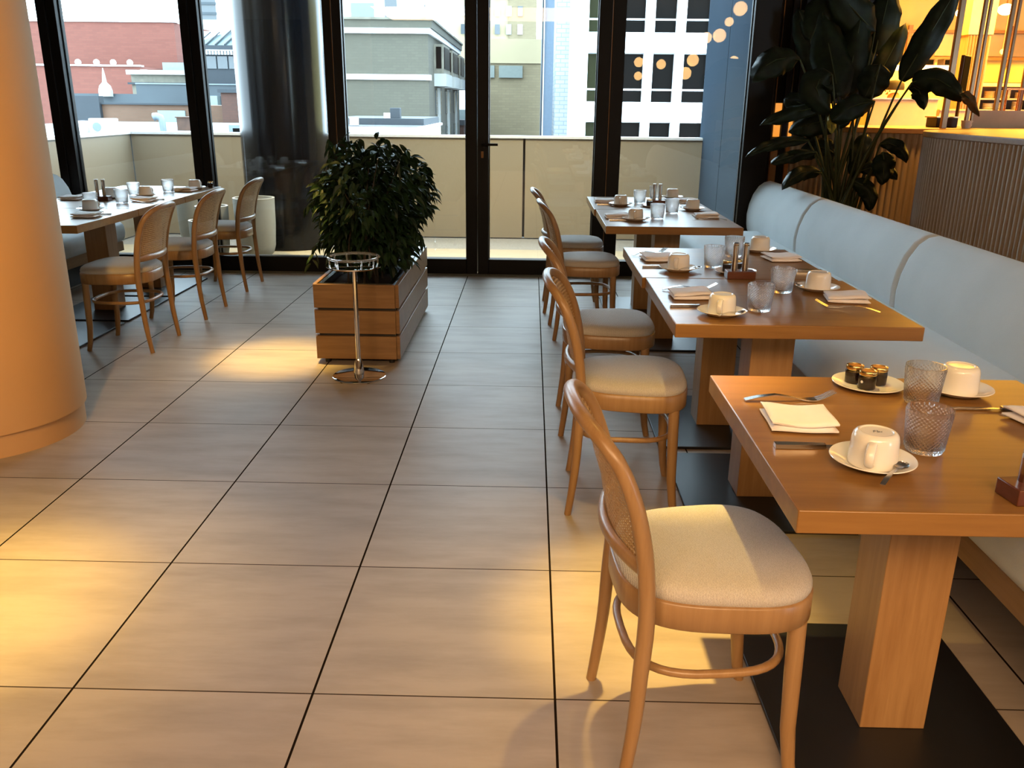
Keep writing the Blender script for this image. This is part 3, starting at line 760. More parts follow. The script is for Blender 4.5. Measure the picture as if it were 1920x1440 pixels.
put('plate', -2.88, 5.92, 0, 'white plate under a cup on the middle left table'); put('cup', -2.88, 5.92, 60, 'white coffee cup upside down on the plate on the middle left table', TZ+.0048)
put('block', -2.86, 5.74, 0, 'dark wooden shaker block on the middle left table')
put('shaker', -2.885, 5.74, 0, 'left steel shaker in the block on the middle left table', TZ+.0301)
put('shaker', -2.84, 5.74, 0, 'right steel shaker in the block on the middle left table', TZ+.0301)
W = 'the left table by the window, aisle side'
setting(W, (-2.55, 6.58), 70, None, (-2.56, 6.41, -5), (-2.75, 6.33, 5), None)
put('tumbler', -2.79, 6.07, 0, 'cut glass tumbler at the near end of the left window table')
put('tumbler', -2.66, 6.345, 0, 'cut glass tumbler beside the napkin on the left window table')
put('jar', -2.49, 6.74, 60, 'small jam jar at the far corner of the left window table')
# faint maker mark on the foot of the nearest cup
def maker_mark():
    cup = [o for o in col.objects if o.get('label', '').startswith('white coffee cup upside down on its saucer, the nearest table, aisle')][0]
    m = MB(); z = .0630
    def st(ps): m.tube([(x*.001, y*.001, z) for x, y in ps], .00055, 6)
    st([(-7, -4), (-5, 4), (-2, 5), (-1, 2), (-5, 0)]); st([(0, -4), (2, 5), (3, 5), (1, -3), (3, -4)]); st([(4, 1), (5, -4), (7, -1), (8, -4), (10, 1)])
    o = m.build('maker_mark', 'mark_grey', cup, 60); o.rotation_euler = (0, 0, math.radians(118))
maker_mark()

# ---------------------------------------------------------------- planter with weeping fig
def planter():
    o = thing('wooden_planter', 'long slatted wooden planter box in the middle of the floor', 'planter', (-.945, 5.225, 0))
    hx, hy = .230, .675
    for k in range(3):
        z0 = .030+.145*k; z1 = z0+.130
        b = o
        p = thing('plank_ring', None, None) if False else None
        MB().box(-hx, -hy, z0, hx-.014, -hy+.022, z1).build('plank', 'iroko', o, 35, .002)
        MB().box(-hx, hy-.022, z0, hx-.014, hy, z1).build('plank', 'iroko', o, 35, .002)
        MB().box(hx-.016, -hy+.012, z0, hx+.006, hy-.012, z1).build('plank', 'iroko', o, 35, .002)
        MB().box(-hx-.006, -hy+.024, z0, -hx+.016, hy-.024, z1).build('plank', 'iroko', o, 35, .002)
    m = MB(); m.box(-hx+.0175, -hy+.0235, .035, -hx+.0275, hy-.0235, .44); m.box(hx-.0275, -hy+.0235, .035, hx-.0175, hy-.0235, .44)
    m.box(-hx+.0275, -hy+.0225, .035, hx-.0275, -hy+.0275, .44); m.box(-hx+.0275, hy-.0275, .035, hx-.0275, hy-.0225, .44)
    m.build('dark_gap_backing', 'black_steel', o, 35)  # black sheets added behind the planks to keep the gaps dark
    inner = MB(); t = .022
    inner.box(-hx+.028, -hy+.028, .04, -hx+.028+t, hy-.028, .452); inner.box(hx-.028-t, -hy+.028, .04, hx-.028, hy-.028, .452)
    inner.box(-hx+.028+t, -hy+.028, .04, hx-.028-t, -hy+.034, .452); inner.box(-hx+.028+t, hy-.034, .04, hx-.028-t, hy-.028, .452)
    inner.build('liner', 'metal_liner', o, 35)
    MB().box(-hx+.0505, -hy+.0345, .05, hx-.0505, hy-.0345, .405).build('soil', 'soil', o, 35)
    for sx in (-1, 1):
        for sy in (-1, 1): MB().cyl(sx*(hx-.05), sy*(hy-.05), 0, .032, .016, n=14).build('foot', 'black_steel', o, 35)
    # the shrub
    s = thing('weeping_fig', 'bushy dark green weeping fig growing in the slatted wooden planter', 'plant', (-.945, 5.15, .40), 0)
    rr = random.Random(5)
    st = MB(); tips = []
    for k in range(26):
        bx, by = rr.uniform(-.10, .10), rr.uniform(-.42, .42)
        a = rr.uniform(0, 2*PI); e = rr.uniform(.05, .26); h = rr.uniform(.45, .74)
        tx, ty = bx+math.cos(a)*e, by*.8+math.sin(a)*e
        pts = [Vector((bx, by, 0)), Vector((bx+(tx-bx)*.25, by+(ty-by)*.25, h*.5)), Vector((tx, ty, h*.95))]
        st.tube(pts, [.007, .005, .002], 6); tips.append(pts)
    st.build('stems', 'ficus_stem', s, 60)
    lf = MB()
    def leaf(p, d, ln, wd, roll):
        d = d.normalized(); side = d.cross(Vector((0, 0, 1)))
        if side.length < .05: side = Vector((1, 0, 0))
        side.normalize(); up = side.cross(d)
        side, up = side*math.cos(roll)+up*math.sin(roll), up*math.cos(roll)-side*math.sin(roll)
        vs = [p]; n = 4
        prof = [(.22, .75, .00), (.48, 1.0, -.02), (.75, .62, -.10)]
        for t, wf, dz in prof:
            c = p+d*ln*t+Vector((0, 0, dz*ln)); vs += [c+side*wd*wf*.5+up*wd*.16, c, c-side*wd*wf*.5+up*wd*.16]
        vs.append(p+d*ln+Vector((0, 0, -.24*ln)))
        lf.add(vs, [(0, 2, 1), (0, 3, 2), (1, 2, 5, 4), (2, 3, 6, 5), (4, 5, 8, 7), (5, 6, 9, 8), (7, 8, 10), (8, 9, 10)])
    n = 0
    while n < 3000:
        u = Vector((rr.gauss(0, 1), rr.gauss(0, 1), rr.gauss(0, 1))).normalized(); q = rr.random()**.28
        lump = 1+.13*math.sin(3*math.atan2(u.y, u.x)+4*u.z)+.10*math.sin(7*u.x+5*u.z)
        p = Vector((u.x*.305*q*lump, u.y*.50*q*lump, .40+u.z*.375*q*lump))
        if p.z < .03 and abs(p.x) < .17 and rr.random() < .8: continue
        if p.z < .005: continue
        if p.z < .16 and abs(p.x) > .24 : 
            if rr.random() < .85: continue
        if p.z < .10: p.x *= .8
        d = Vector((u.x+rr.uniform(-.7, .7), u.y+rr.uniform(-.7, .7), rr.uniform(-1.3, .15)+.5*max(0, u.z)))
        leaf(p, d, rr.uniform(.055, .088), rr.uniform(.028, .042), rr.uniform(-.9, .9)); n += 1
    # a few long shoots breaking the outline
    for (x, y, z, dx, dz) in ((.24, -.1, .58, .09, .05), (.27, .05, .50, .09, .0), (-.20, -.1, .70, -.02, .12), (-.08, 0, .76, .02, .06), (.12, -.05, .72, .05, .06), (-.28, -.15, .46, -.07, -.02), (-.25, -.3, .24, -.06, -.10), (.25, -.1, .30, .06, -.05), (.28, .1, .62, .05, .04), (-.17, .1, .74, -.06, .03)):
        for k in range(9):
            t = k/8; p = Vector((x+dx*t, y+rr.uniform(-.02, .02), z+dz*t-.03*t*t)); leaf(p, Vector((rr.uniform(-.6, .6)+dx*4, rr.uniform(-.6, .6), -.7)), rr.uniform(.055, .08), .028, rr.uniform(-.8, .8))
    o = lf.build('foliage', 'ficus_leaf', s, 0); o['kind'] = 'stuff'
planter()

def stand():
    o = thing('bucket_stand', '', 'stand')
    MB().lathe([(.0005, 0), (.139, 0), (.1415, .003), (.1415, .007), (.138, .010), (.06, .0125), (.028, .016), (.0275, .03), (.019, .085), (.0135, .10), (.0005, .10)], 56).build('base', 'chrome', o, 40)
    MB().cyl(0, 0, .095, .588, .0125, n=24).build('pole', 'chrome', o, 40)
    MB().lathe([(.0005, .586), (.03, .586), (.135, .590), (.142, .594), (.142, .598), (.135, .600), (.0005, .598)], 56).build('shelf', 'chrome', o, 40)
    for a0, a1 in ((-165, -15), (15, 165)):
        g = MB(); pts = [(.128*math.cos(math.radians(a)), .128*math.sin(math.radians(a)), .640) for a in range(a0, a1+1, 10)]
        g.tube(pts, .0075, 8, flat=1.0)
        for a in (a0+14, (a0+a1)/2-28, (a0+a1)/2+28, a1-14):
            x, y = .128*math.cos(math.radians(a)), .128*math.sin(math.radians(a)); g.cyl(x, y, .599, .64, .0042, n=8)
        g.build('gallery_rail', 'acrylic', o, 60)
    return o
sk = Kind(stand)
sk((-.897, 4.325, 0), 0, 'slim chrome ice bucket stand in front of the wooden planter')
sk((-.935, 6.13, 0), .6, 'second chrome ice bucket stand, almost hidden behind the planter and fig')

# ---------------------------------------------------------------- fluted low walls and the kitchen beyond
def smooth_path(ps, k=8):
    out = []
    for i in range(len(ps)-1):
        p0, p1, p2, p3 = (Vector(ps[max(0, min(len(ps)-1, j))]) for j in (i-1, i, i+1, i+2))
        for q in range(k):
            t = q/k; out.append(.5*((2*p1)+(p2-p0)*t+(2*p0-5*p1+4*p2-p3)*t*t+(3*p1-p0-3*p2+p3)*t**3))
    out.append(Vector(ps[-1])); return out
def fluted(name, label, path, pitch, amp, z1, cap_poly, capz, th=.06):
    o = thing(name, label, 'partition'); o['kind'] = 'structure'
    P = smooth_path([(x, y, 0) for x, y in path], 10)
    L = [0]
    for a, b in zip(P, P[1:]): L.append(L[-1]+(b-a).length)
    n = int(L[-1]/pitch*6); front = []; back = []
    j = 0
    for i in range(n+1):
        s = L[-1]*i/n
        while j < len(L)-2 and L[j+1] < s: j += 1
        t = (s-L[j])/(L[j+1]-L[j]); p = P[j].lerp(P[j+1], t); d = (P[j+1]-P[j]).normalized(); nrm = Vector((-d.y, d.x, 0))
        k = s/pitch % 1
        front.append(p+nrm*(amp*math.sin(PI*k)**.6 if k < .999 else 0)); back.append(p-nrm*th)
    vs = []; fs = []; N = len(front)
    for z in (0, z1):
        vs += [(p.x, p.y, z) for p in front]+[(p.x, p.y, z) for p in back]
    for i in range(N-1):
        fs += [(i+1, i, 2*N+i, 2*N+i+1), (N+i, N+i+1, 3*N+i+1, 3*N+i), (2*N+i, 3*N+i, 3*N+i+1, 2*N+i+1)]
    fs += [(0, N, 3*N, 2*N), (N-1, 3*N-1, 4*N-1, 2*N-1)]
    MB().add(vs, fs).build('fluted_panel', 'fluted_wood', o, 30)
    MB().prism(cap_poly, z1, capz).build('cap', 'counter_wood', o, 35, .004)
    return o
c1 = smooth_path([(2.56, 2.2, 0), (2.54, 4.6, 0), (2.535, 5.3, 0), (2.56, 5.75, 0), (2.70, 6.12, 0), (2.98, 6.38, 0), (3.5, 6.56, 0), (4.3, 6.66, 0)], 8)
poly = [(p.x-.02, p.y) for p in c1]+[(4.3, 2.2)]
fluted('fluted_barrier', 'curved fluted timber low wall with a wooden top behind the bench, right edge', [(2.56, 2.2), (2.54, 4.6), (2.535, 5.3), (2.56, 5.75), (2.70, 6.12), (2.98, 6.38), (3.5, 6.56), (4.3, 6.66)], .044, .015, 1.215, [(a, b) for a, b in poly][::-1], 1.25)
p2 = [(2.14, 7.36), (2.34, 7.24), (2.56, 7.06), (2.80, 6.90), (3.15, 6.82), (4.2, 6.80)]
pp = smooth_path([(a, b, 0) for a, b in p2], 8)
fluted('fluted_counter', 'fluted timber counter front behind the tall plant, lit orange', [(2.14, 7.36), (2.34, 7.24), (2.56, 7.06), (2.80, 6.90), (3.15, 6.82), (4.2, 6.80)][::1], .044, -.015, 1.205, [(p.x, p.y-.03) for p in pp]+[(4.9, 6.9), (4.9, 7.9), (2.35, 7.9)], 1.245, -.06)

def kitchen():
    sbox('floor_kitchen', 'kitchen_floor', (1.95, 7.30, -.12, 9.2, 9.5, -.0), 'kitchen floor beyond the counter', 'floor')
    sbox('floor_kitchen_rear', 'kitchen_floor', (2.72, 9.5, -.12, 9.2, 13.3, -.0), 'rear part of the kitchen floor', 'floor')
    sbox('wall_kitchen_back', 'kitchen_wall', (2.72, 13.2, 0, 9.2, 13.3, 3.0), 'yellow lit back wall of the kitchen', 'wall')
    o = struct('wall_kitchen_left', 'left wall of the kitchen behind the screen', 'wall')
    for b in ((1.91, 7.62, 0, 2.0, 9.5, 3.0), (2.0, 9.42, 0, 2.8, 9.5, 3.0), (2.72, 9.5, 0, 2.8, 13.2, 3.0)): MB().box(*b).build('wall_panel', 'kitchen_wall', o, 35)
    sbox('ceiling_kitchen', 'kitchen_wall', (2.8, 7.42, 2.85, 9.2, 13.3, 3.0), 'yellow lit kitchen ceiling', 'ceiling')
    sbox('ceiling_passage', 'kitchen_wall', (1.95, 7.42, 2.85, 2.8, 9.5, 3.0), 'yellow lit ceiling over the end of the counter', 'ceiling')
    # pass box with the cook behind
    o = thing('pass_counter', 'plain beige service counter box in front of the cook', 'counter')
    MB().box(3.55, 9.5, 0, 4.25, 9.9, 1.475).build('body', 'kitchen_cream', o, 35, .004)
    MB().box(3.53, 9.48, 1.475, 4.27, 9.92, 1.49).build('top', 'kitchen_steel', o, 35)
    o = thing('low_service_cabinet', 'lower cream cabinet right of the beige service counter', 'cabinet')
    MB().box(4.28, 9.5, 0, 4.62, 9.9, 1.37).build('body', 'kitchen_cream', o, 35, .004)
    MB().box(4.27, 9.48, 1.37, 4.63, 9.92, 1.385).build('top', 'kitchen_cream', o, 35)
    # steel hoods on the back wall
    for x, l in ((4.98, 'leftmost'), (5.34, 'centre left'), (5.69, 'centre right'), (6.05, 'right'), (6.42, 'far right'), (6.78, 'rightmost')):
        o = thing('wall_panel', '%s brushed metal wall panel of the row at the back of the kitchen' % l, 'panel', (x, 13.17, 2.10), 0, 'metal wall panels in the kitchen')
        MB().box(0, 0, 0, .31, .03, .30).build('sheet', 'kitchen_steel', o, 35, .004)
    o = thing('wall_rail', 'brown crossed rails fixed on the kitchen back wall', 'rail')
    m = MB()
    for x in (4.93, 5.305, 5.66, 6.02, 6.39, 6.75): m.box(x-.0, 13.12, 1.98, x+.055, 13.17, 2.50)
    m.box(4.9, 13.11, 2.405, 7.2, 13.16, 2.44); m.box(4.9, 13.11, 2.055, 7.2, 13.16, 2.085); m.build('bars', 'counter_wood', o, 35)
    o = thing('light_shelf', 'long bright white lit shelf at the back of the kitchen', 'shelf')
    MB().box(4.6, 12.6, 1.885, 6.05, 12.95, 1.95).build('lit_edge', 'shelf_glow', o, 35)
    MB().box(4.6, 12.62, 0, 6.05, 12.95, 1.88).build('cabinet', 'kitchen_cream', o, 35)
    for x0, x1, l in ((5.33, 5.56, 'left'), (5.68, 5.80, 'right')):
        o = thing('oven_box', '%s dark box standing on the bright kitchen shelf' % l, 'oven', (x0, 12.72, 1.951), 0, 'dark boxes on the kitchen shelf')
        MB().box(0, 0, 0, x1-x0, .2, .09).build('case', 'kitchen_dark', o, 35, .006); MB().box(.02, -.004, .015, x1-x0-.02, .001, .075).build('window', 'dark_window', o, 35)
    o = thing('slatted_pillar', 'square timber clad pillar behind the bronze posts', 'pillar')
    MB().box(4.69, 10, 0, 4.93, 10.25, 2.15).build('cladding', 'fluted_wood', o, 35)
    m = MB()
    for k in range(7): m.box(4.70+.033*k, 9.985, 0, 4.715+.033*k, 10, 2.14)
    m.build('slats', 'counter_wood', o, 35); MB().box(4.67, 9.98, 2.15, 4.94, 10.27, 2.85).build('head', 'kitchen_cream', o, 35)
    o = thing('wall_screen', 'narrow dark monitor seen edge on near the timber pillar', 'monitor', (3.76, 8.0, 1.53), .9)
    MB().box(-.11, -.015, 0, .11, .015, .30).build('case', 'kitchen_dark', o, 35, .006)
    MB().box(-.10, -.019, .01, .10, -.015, .29).build('glass', 'dark_window', o, 35)
    MB().box(-.02, -.01, -.285, .02, .01, 0).build('stand', 'kitchen_dark', o, 35)
    # shelving with crockery on the right
    o = thing('kitchen_shelving', 'open metal shelving with crockery behind the bronze posts', 'shelving')
    MB().box(5.55, 11.5, 1.36, 7.2, 11.9, 1.385).build('shelf', 'kitchen_steel', o, 35); MB().box(5.55, 11.5, 1.50, 7.2, 11.9, 1.52).build('shelf', 'kitchen_steel', o, 35)
    MB().box(5.55, 11.5, 1.66, 7.2, 11.9, 1.70).build('shelf', 'kitchen_cream', o, 35)
    MB().box(5.55, 11.92, 0, 7.2, 11.96, 1.72).build('back', 'kitchen_dark', o, 35); MB().box(5.55, 11.5, 0, 7.2, 11.92, 1.25).build('cabinet', 'kitchen_cream', o, 35)
    rr = random.Random(3); k = 0
    names = ['first', 'second', 'third', 'fourth', 'fifth', 'sixth', 'seventh', 'eighth']
    for zi, z in enumerate((1.386, 1.521)):
        for k in range(8):
            x = 5.66+.19*k+rr.uniform(-.02, .02)
            o = thing('crockery_stack', '%s stack of crockery from the left on the %s kitchen shelf' % (names[k], 'lower' if zi == 0 else 'upper'), 'crockery', (x, 11.66, z), 0, 'crockery stacks on the kitchen shelves')
            h = rr.uniform(.05, .10); m = MB()
            for q in range(int(h/.012)): m.lathe([(.03, q*.012), (.062, q*.012+.008), (.062, q*.012+.0115), (.03, q*.012+.0115)], 18)
            m.build('stack', 'porcelain' if rr.random() < .6 else 'kitchen_cream', o, 40)
    o = thing('wall_clock', 'small round pale clock high in the kitchen', 'clock', (6.345, 12.5, 2.125))
    m = MB(); m.lathe([(.0005, 0), (.036, 0), (.036, .02), (.0005, .02)], 24); c = m.build('face', 'paper_white', o, 40); c.rotation_euler = (PI/2, 0, 0)
    MB().box(-.004, .0, .03, .004, .012, .73).build('drop_rod', 'kitchen_steel', o, 35)
    for x, y, z, s, l in ((5.49, 12.0, 2.555, .10, 'left'), (5.24, 11.0, 2.50, .10, 'middle'), (5.54, 11.0, 2.50, .12, 'right'), (4.55, 12.3, 2.47, .12, 'far left'), (6.2, 11.5, 2.5, .12, 'far right')):
        o = thing('kitchen_lamp', '%s bright round lamp under the kitchen ceiling' % l, 'lamp', (x, y, z), 0, 'bright lamps in the kitchen')
        MB().ball((0, 0, 0), s*.75, 20, .7).build('glowing_shade', 'kitchen_lamp', o, 60); MB().cyl(0, 0, s*.5, 2.85-z, .008, n=8).build('rod', 'bronze_trim', o, 40)
    # chrome framed glass screen on the counter
    o = thing('post_screen', 'screen of upright bronze posts standing on the kitchen counter', 'screen')
    for (x, y, wd) in ((3.155, 6.93, .040), (3.43, 7.14, .028), (3.50, 7.20, .022), (3.80, 7.45, .03), (3.87, 7.49, .022), (4.15, 7.75, .028)):
        MB().box(x, y, 1.2455, x+wd, y+wd, 2.85).build('post', 'bronze_post', o, 35, .003)
    MB().box(3.56, 7.30, 1.2455, 4.20, 7.315, 1.38).build('base_panel', 'kitchen_cream', o, 35)
    # things on the counter behind the posts
    o = thing('coffee_machine', 'low dark machine box on the kitchen counter between the bronze posts', 'machine', (3.28, 7.30, 1.2452)); MB().box(0, 0, 0, .17, .2, .075).build('case', 'kitchen_dark', o, 35, .006); MB().box(-.01, -.01, .075, .18, .21, .085).build('lid', 'kitchen_steel', o, 35)
    o = thing('cup_stack', 'short stack of white cups on the kitchen counter by the bronze posts', 'cups', (3.40, 7.05, 1.2452))
    MB().lathe([(.0005, 0), (.03, 0), (.04, .03), (.036, .03), (.042, .06), (.038, .06), (.0005, .058)], 20).build('stack', 'porcelain', o, 50)
    o = thing('copper_rack', 'upright copper rod rack on the kitchen counter, far right edge', 'rack', (3.97, 7.62, 1.2452))
    MB().box(0, 0, 0, .46, .12, .015).build('base', 'kitchen_dark', o, 35)
    for k in range(5): MB().cyl(.03+.1*k, .06, .015, .30, .008, n=10).build('rod', 'copper', o, 40)
    MB().box(0, .05, .30, .46, .07, .315).build('top_rail', 'copper', o, 35)
    # cook
    o = thing('person', 'cook in a white jacket and dark cap bent behind the service counter', 'person', (4.155, 10.3, 0), math.radians(200))
    me = bpy.data.meshes.new('body')
    J = [(0, 0, .92), (0, -.02, 1.15), (0, -.05, 1.38), (0, -.07, 1.47), (0, -.10, 1.56), (.19, -.05, 1.38), (.25, -.12, 1.14), (.20, -.34, 1.05), (-.19, -.05, 1.38), (-.25, -.12, 1.14), (-.20, -.34, 1.05), (.10, 0, .88), (.11, -.02, .48), (.11, 0, .06), (.11, -.14, .03), (-.10, 0, .88), (-.11, -.02, .48), (-.11, 0, .06), (-.11, -.14, .03), (.18, -.42, 1.04), (-.18, -.42, 1.04)]
    E = [(0, 1), (1, 2), (2, 3), (3, 4), (2, 5), (5, 6), (6, 7), (2, 8), (8, 9), (9, 10), (0, 11), (11, 12), (12, 13), (13, 14), (0, 15), (15, 16), (16, 17), (17, 18), (7, 19), (10, 20)]
    RD = [.15, .14, .13, .055, .095, .07, .048, .036, .07, .048, .036, .09, .065, .045, .035, .09, .065, .045, .035, .035, .035]
    me.from_pydata(J, E, []); me.materials.append(M['skin'])
    b = bpy.data.objects.new('body', me); col.objects.link(b); b.parent = o
    b.modifiers.new('skin', 'SKIN')
    for i, r in enumerate(RD): me.skin_vertices[0].data[i].radius = (r, r)
    me.skin_vertices[0].data[0].use_root = True
    b.modifiers.new('sub', 'SUBSURF').levels = 2; b.modifiers['sub'].render_levels = 2
    m = MB(); m.loft([[(rx*math.cos(2*PI*k/20), yc+ry*math.sin(2*PI*k/20), z) for k in range(20)] for z, rx, ry, yc in ((.78, .19, .15, 0), (.95, .185, .15, -.01), (1.15, .19, .145, -.02), (1.33, .225, .14, -.05), (1.43, .17, .11, -.06), (1.475, .075, .075, -.07))])
    for s in (-1, 1): m.tube([(s*.19, -.05, 1.385), (s*.255, -.12, 1.14), (s*.205, -.34, 1.05)], [.085, .068, .05], 12)
    m.build('jacket', 'chef_white', b, 60)
    m = MB(); m.lathe([(.105, 0), (.108, .02), (.10, .07), (.07, .10), (.0005, .108)], 20, (0, -.085, 1.585)); m.build('cap', 'hair_dark', b, 60)
    m = MB()
    for s in (-1, 1): m.ball((s*.032, -.188, 1.575), .009, 8)
    m.build('eyes', 'hair_dark', b, 60)
    MB().loft([[(-.012, -.185, 1.535), (.012, -.185, 1.535), (0, -.175, 1.575)], [(-.006, -.215, 1.538), (.006, -.215, 1.538), (0, -.20, 1.556)]]).build('nose', 'skin', b, 60)
kitchen()

# glowing globe pendants of the dining room (seen mirrored in the right panes)
def make_globe():
    o = thing('globe_pendant', '', 'lamp')
    MB().ball((0, 0, 0), .085, 24).build('globe', 'globe_glow', o, 60)
    return o
GL = [(2.88, 1.62, 2.68, .095), (2.74, 1.62, 2.51, .06), (2.62, 1.62, 2.33, .09), (2.44, 1.62, 2.30, .075), (2.85, 1.62, 1.99, .075), (2.71, -.88, 2.12, .10), (2.60, -.88, 1.91, .10), (2.18, -.88, 2.05, .08), (1.80, -.88, 2.08, .08), (1.80, -.88, 1.86, .07)]
gk = Kind(make_globe)
for i, (x, y, z, r) in enumerate(GL):
    o = gk((x, y, z), 0, 'round glowing pendant lamp mirrored in the far right window panes', 'globe pendants mirrored in the window'); o.scale = (r/.085,)*3

# ---------------------------------------------------------------- tall banana-leaved plant
LEAVES = [
 ((1.893, 6.5, 1.709), (1.691, 6.4, 1.762), (1.529, 6.3, 1.583), 0.27, 0),
 ((2.229, 6.6, 1.463), (2.198, 6.75, 1.731), (2.125, 6.9, 2.087), 0.36, 0),
 ((2.311, 6.7, 1.479), (2.354, 6.75, 1.732), (2.39, 6.8, 2.026), 0.34, 0),
 ((2.073, 6.9, 1.867), (2.127, 6.9, 2.069), (2.294, 6.9, 2.286), 0.36, 0),
 ((2.625, 6.5, 1.574), (2.724, 6.4, 1.857), (2.84, 6.3, 2.181), 0.24, 0),
 ((2.56, 6.9, 1.779), (2.606, 6.95, 2.005), (2.654, 7.0, 2.265), 0.33, 0),
 ((2.575, 6.2, 1.555), (2.70, 6.1, 1.650), (2.840, 6.0, 1.445), 0.22, 0),
 ((2.600, 6.3, 1.52), (2.66, 6.25, 1.56), (2.69, 6.2, 1.385), 0.14, 0),
 ((2.819, 6.0, 1.478), (2.843, 5.95, 1.504), (2.919, 5.9, 1.346), 0.09, 1),
 ((2.12, 6.5, 1.396), (1.864, 6.4, 1.375), (1.615, 6.3, 1.277), 0.14, 0),
 ((2.014, 6.5, 1.162), (1.758, 6.35, 1.183), (1.514, 6.2, 1.071), 0.11, 0),
 ((2.082, 6.5, 1.08), (1.861, 6.4, 1.064), (1.717, 6.3, 1.013), 0.12, 0),
 ((2.106, 6.4, 0.936), (1.916, 6.3, 0.997), (1.783, 6.2, 0.849), 0.14, 0),
 ((2.098, 6.4, 1.609), (1.879, 6.4, 1.572), (2.131, 6.4, 1.342), 0.3, 0),
 ((2.419, 6.4, 1.435), (2.217, 6.35, 1.415), (2.103, 6.3, 1.307), 0.22, 0),
 ((2.459, 6.3, 1.15), (2.583, 6.25, 1.182), (2.622, 6.2, 1.03), 0.13, 0),
 ((2.485, 6.3, 1.095), (2.492, 6.25, 1.044), (2.477, 6.2, 0.883), 0.2, 0),
 ((2.344, 6.4, 0.883), (2.483, 6.35, 0.851), (2.449, 6.3, 0.686), 0.16, 0),
 ((2.353, 6.6, 1.342), (2.125, 6.6, 1.302), (1.9, 6.6, 1.225), 0.24, 0),
 ((2.468, 6.6, 1.212), (2.412, 6.55, 1.062), (2.375, 6.5, 0.913), 0.2, 0),
 ((2.502, 6.8, 1.919), (2.327, 6.8, 2.061), (2.151, 6.8, 2.237), 0.34, 0),
 ((2.028, 6.7, 1.394), (2.122, 6.7, 1.263), (2.097, 6.7, 1.147), 0.2, 0),
 ((2.459, 6.5, 1.686), (2.436, 6.5, 1.579), (2.378, 6.5, 1.453), 0.28, 0),
 ((2.25, 6.95, 1.60), (2.10, 6.95, 1.85), (1.98, 7.0, 2.10), 0.30, 0),
 ((2.40, 7.0, 1.62), (2.42, 7.0, 1.90), (2.50, 7.05, 2.20), 0.34, 0),
 ((2.50, 6.75, 1.50), (2.60, 6.75, 1.70), (2.70, 6.75, 1.98), 0.22, 0),
 ((2.20, 6.8, 1.30), (2.02, 6.8, 1.45), (1.90, 6.8, 1.45), 0.22, 0),
 ((2.30, 6.7, 1.05), (2.15, 6.7, 1.18), (2.02, 6.65, 1.02), 0.20, 0),
 ((2.42, 6.5, 0.95), (2.56, 6.45, 1.02), (2.66, 6.4, 0.90), 0.15, 0),
 ((2.13, 6.4, 1.353), (2.135, 6.39, 1.285), (2.14, 6.38, 1.215), .085, 2)]
def banana():
    o = thing('banana_plant', 'tall dark banana-leaved plant behind the end of the right bench', 'plant', (2.30, 6.55, 0))
    org = Vector((2.30, 6.55, 0)); rr = random.Random(2)
    MB().lathe([(.12, 0), (.15, .02), (.17, .36), (.18, .38), (.165, .38), (.16, .34), (.0005, .33)], 32).build('pot', 'kitchen_dark', o, 50)
    for i, (b, c, t, wd, mk) in enumerate(LEAVES):
        b, c, t = Vector(b)-org, Vector(c)-org, Vector(t)-org
        n = 14; vs = []; fs = []; m = 6
        toward = Vector((-.30, -1, .25)).normalized()
        for k in range(n+1):
            s = k/n; p = b*(1-s)**2+c*2*s*(1-s)+t*s*s; d = ((c-b)*(1-s)+(t-c)*s).normalized()
            side = d.cross(toward)
            if side.length < .2: side = d.cross(Vector((0, 0, 1)))
            side.normalize(); nr = side.cross(d)
            prof = 1.62*((s+.015)**.50)*((1-s)**.62)+.02
            for q in range(-m//2, m//2+1):
                u = q/(m/2); rip = .010*math.sin(9*s+4*u+i)+.012*math.sin(17*s+i*2)*abs(u)
                vs.append(p+side*u*wd*.5*prof*(1+.05*math.sin(23*s+i))+nr*((abs(u)**1.4)*wd*-.16+rip))
        for k in range(n):
            for q in range(m): a = k*(m+1)+q; fs.append((a, a+1, a+m+2, a+m+1))
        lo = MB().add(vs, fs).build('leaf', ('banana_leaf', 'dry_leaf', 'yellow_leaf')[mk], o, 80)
        if mk: lo['label'] = ('', 'brown dried drooping leaf', 'small yellow leaf')[mk]
        sd = lo.modifiers.new('solid', 'SOLIDIFY'); sd.thickness = .003
        rib = [b*(1-s)**2+c*2*s*(1-s)+t*s*s for s in (0, .25, .5, .75, .95)]
        MB().tube(rib, [.006, .005, .004, .003, .0015], 6).build('midrib', 'banana_stem', lo, 60)
        if mk: continue
        g = Vector((rr.uniform(-.11, .11), rr.uniform(-.11, .11), .335))
        mid = Vector((g.x+(b.x-g.x)*rr.uniform(.15, .5)+rr.uniform(-.05, .05), g.y+(b.y-g.y)*.35, g.z+(b.z-g.z)*.55))
        pts = [g*(1-s)**2+mid*2*s*(1-s)+b*s*s for s in (0, .15, .3, .45, .6, .75, .9, 1)]
        MB().tube(pts, [.017, .016, .014, .012, .010, .0085, .007, .006], 8).build('stem', 'banana_stem', o, 60)
banana()

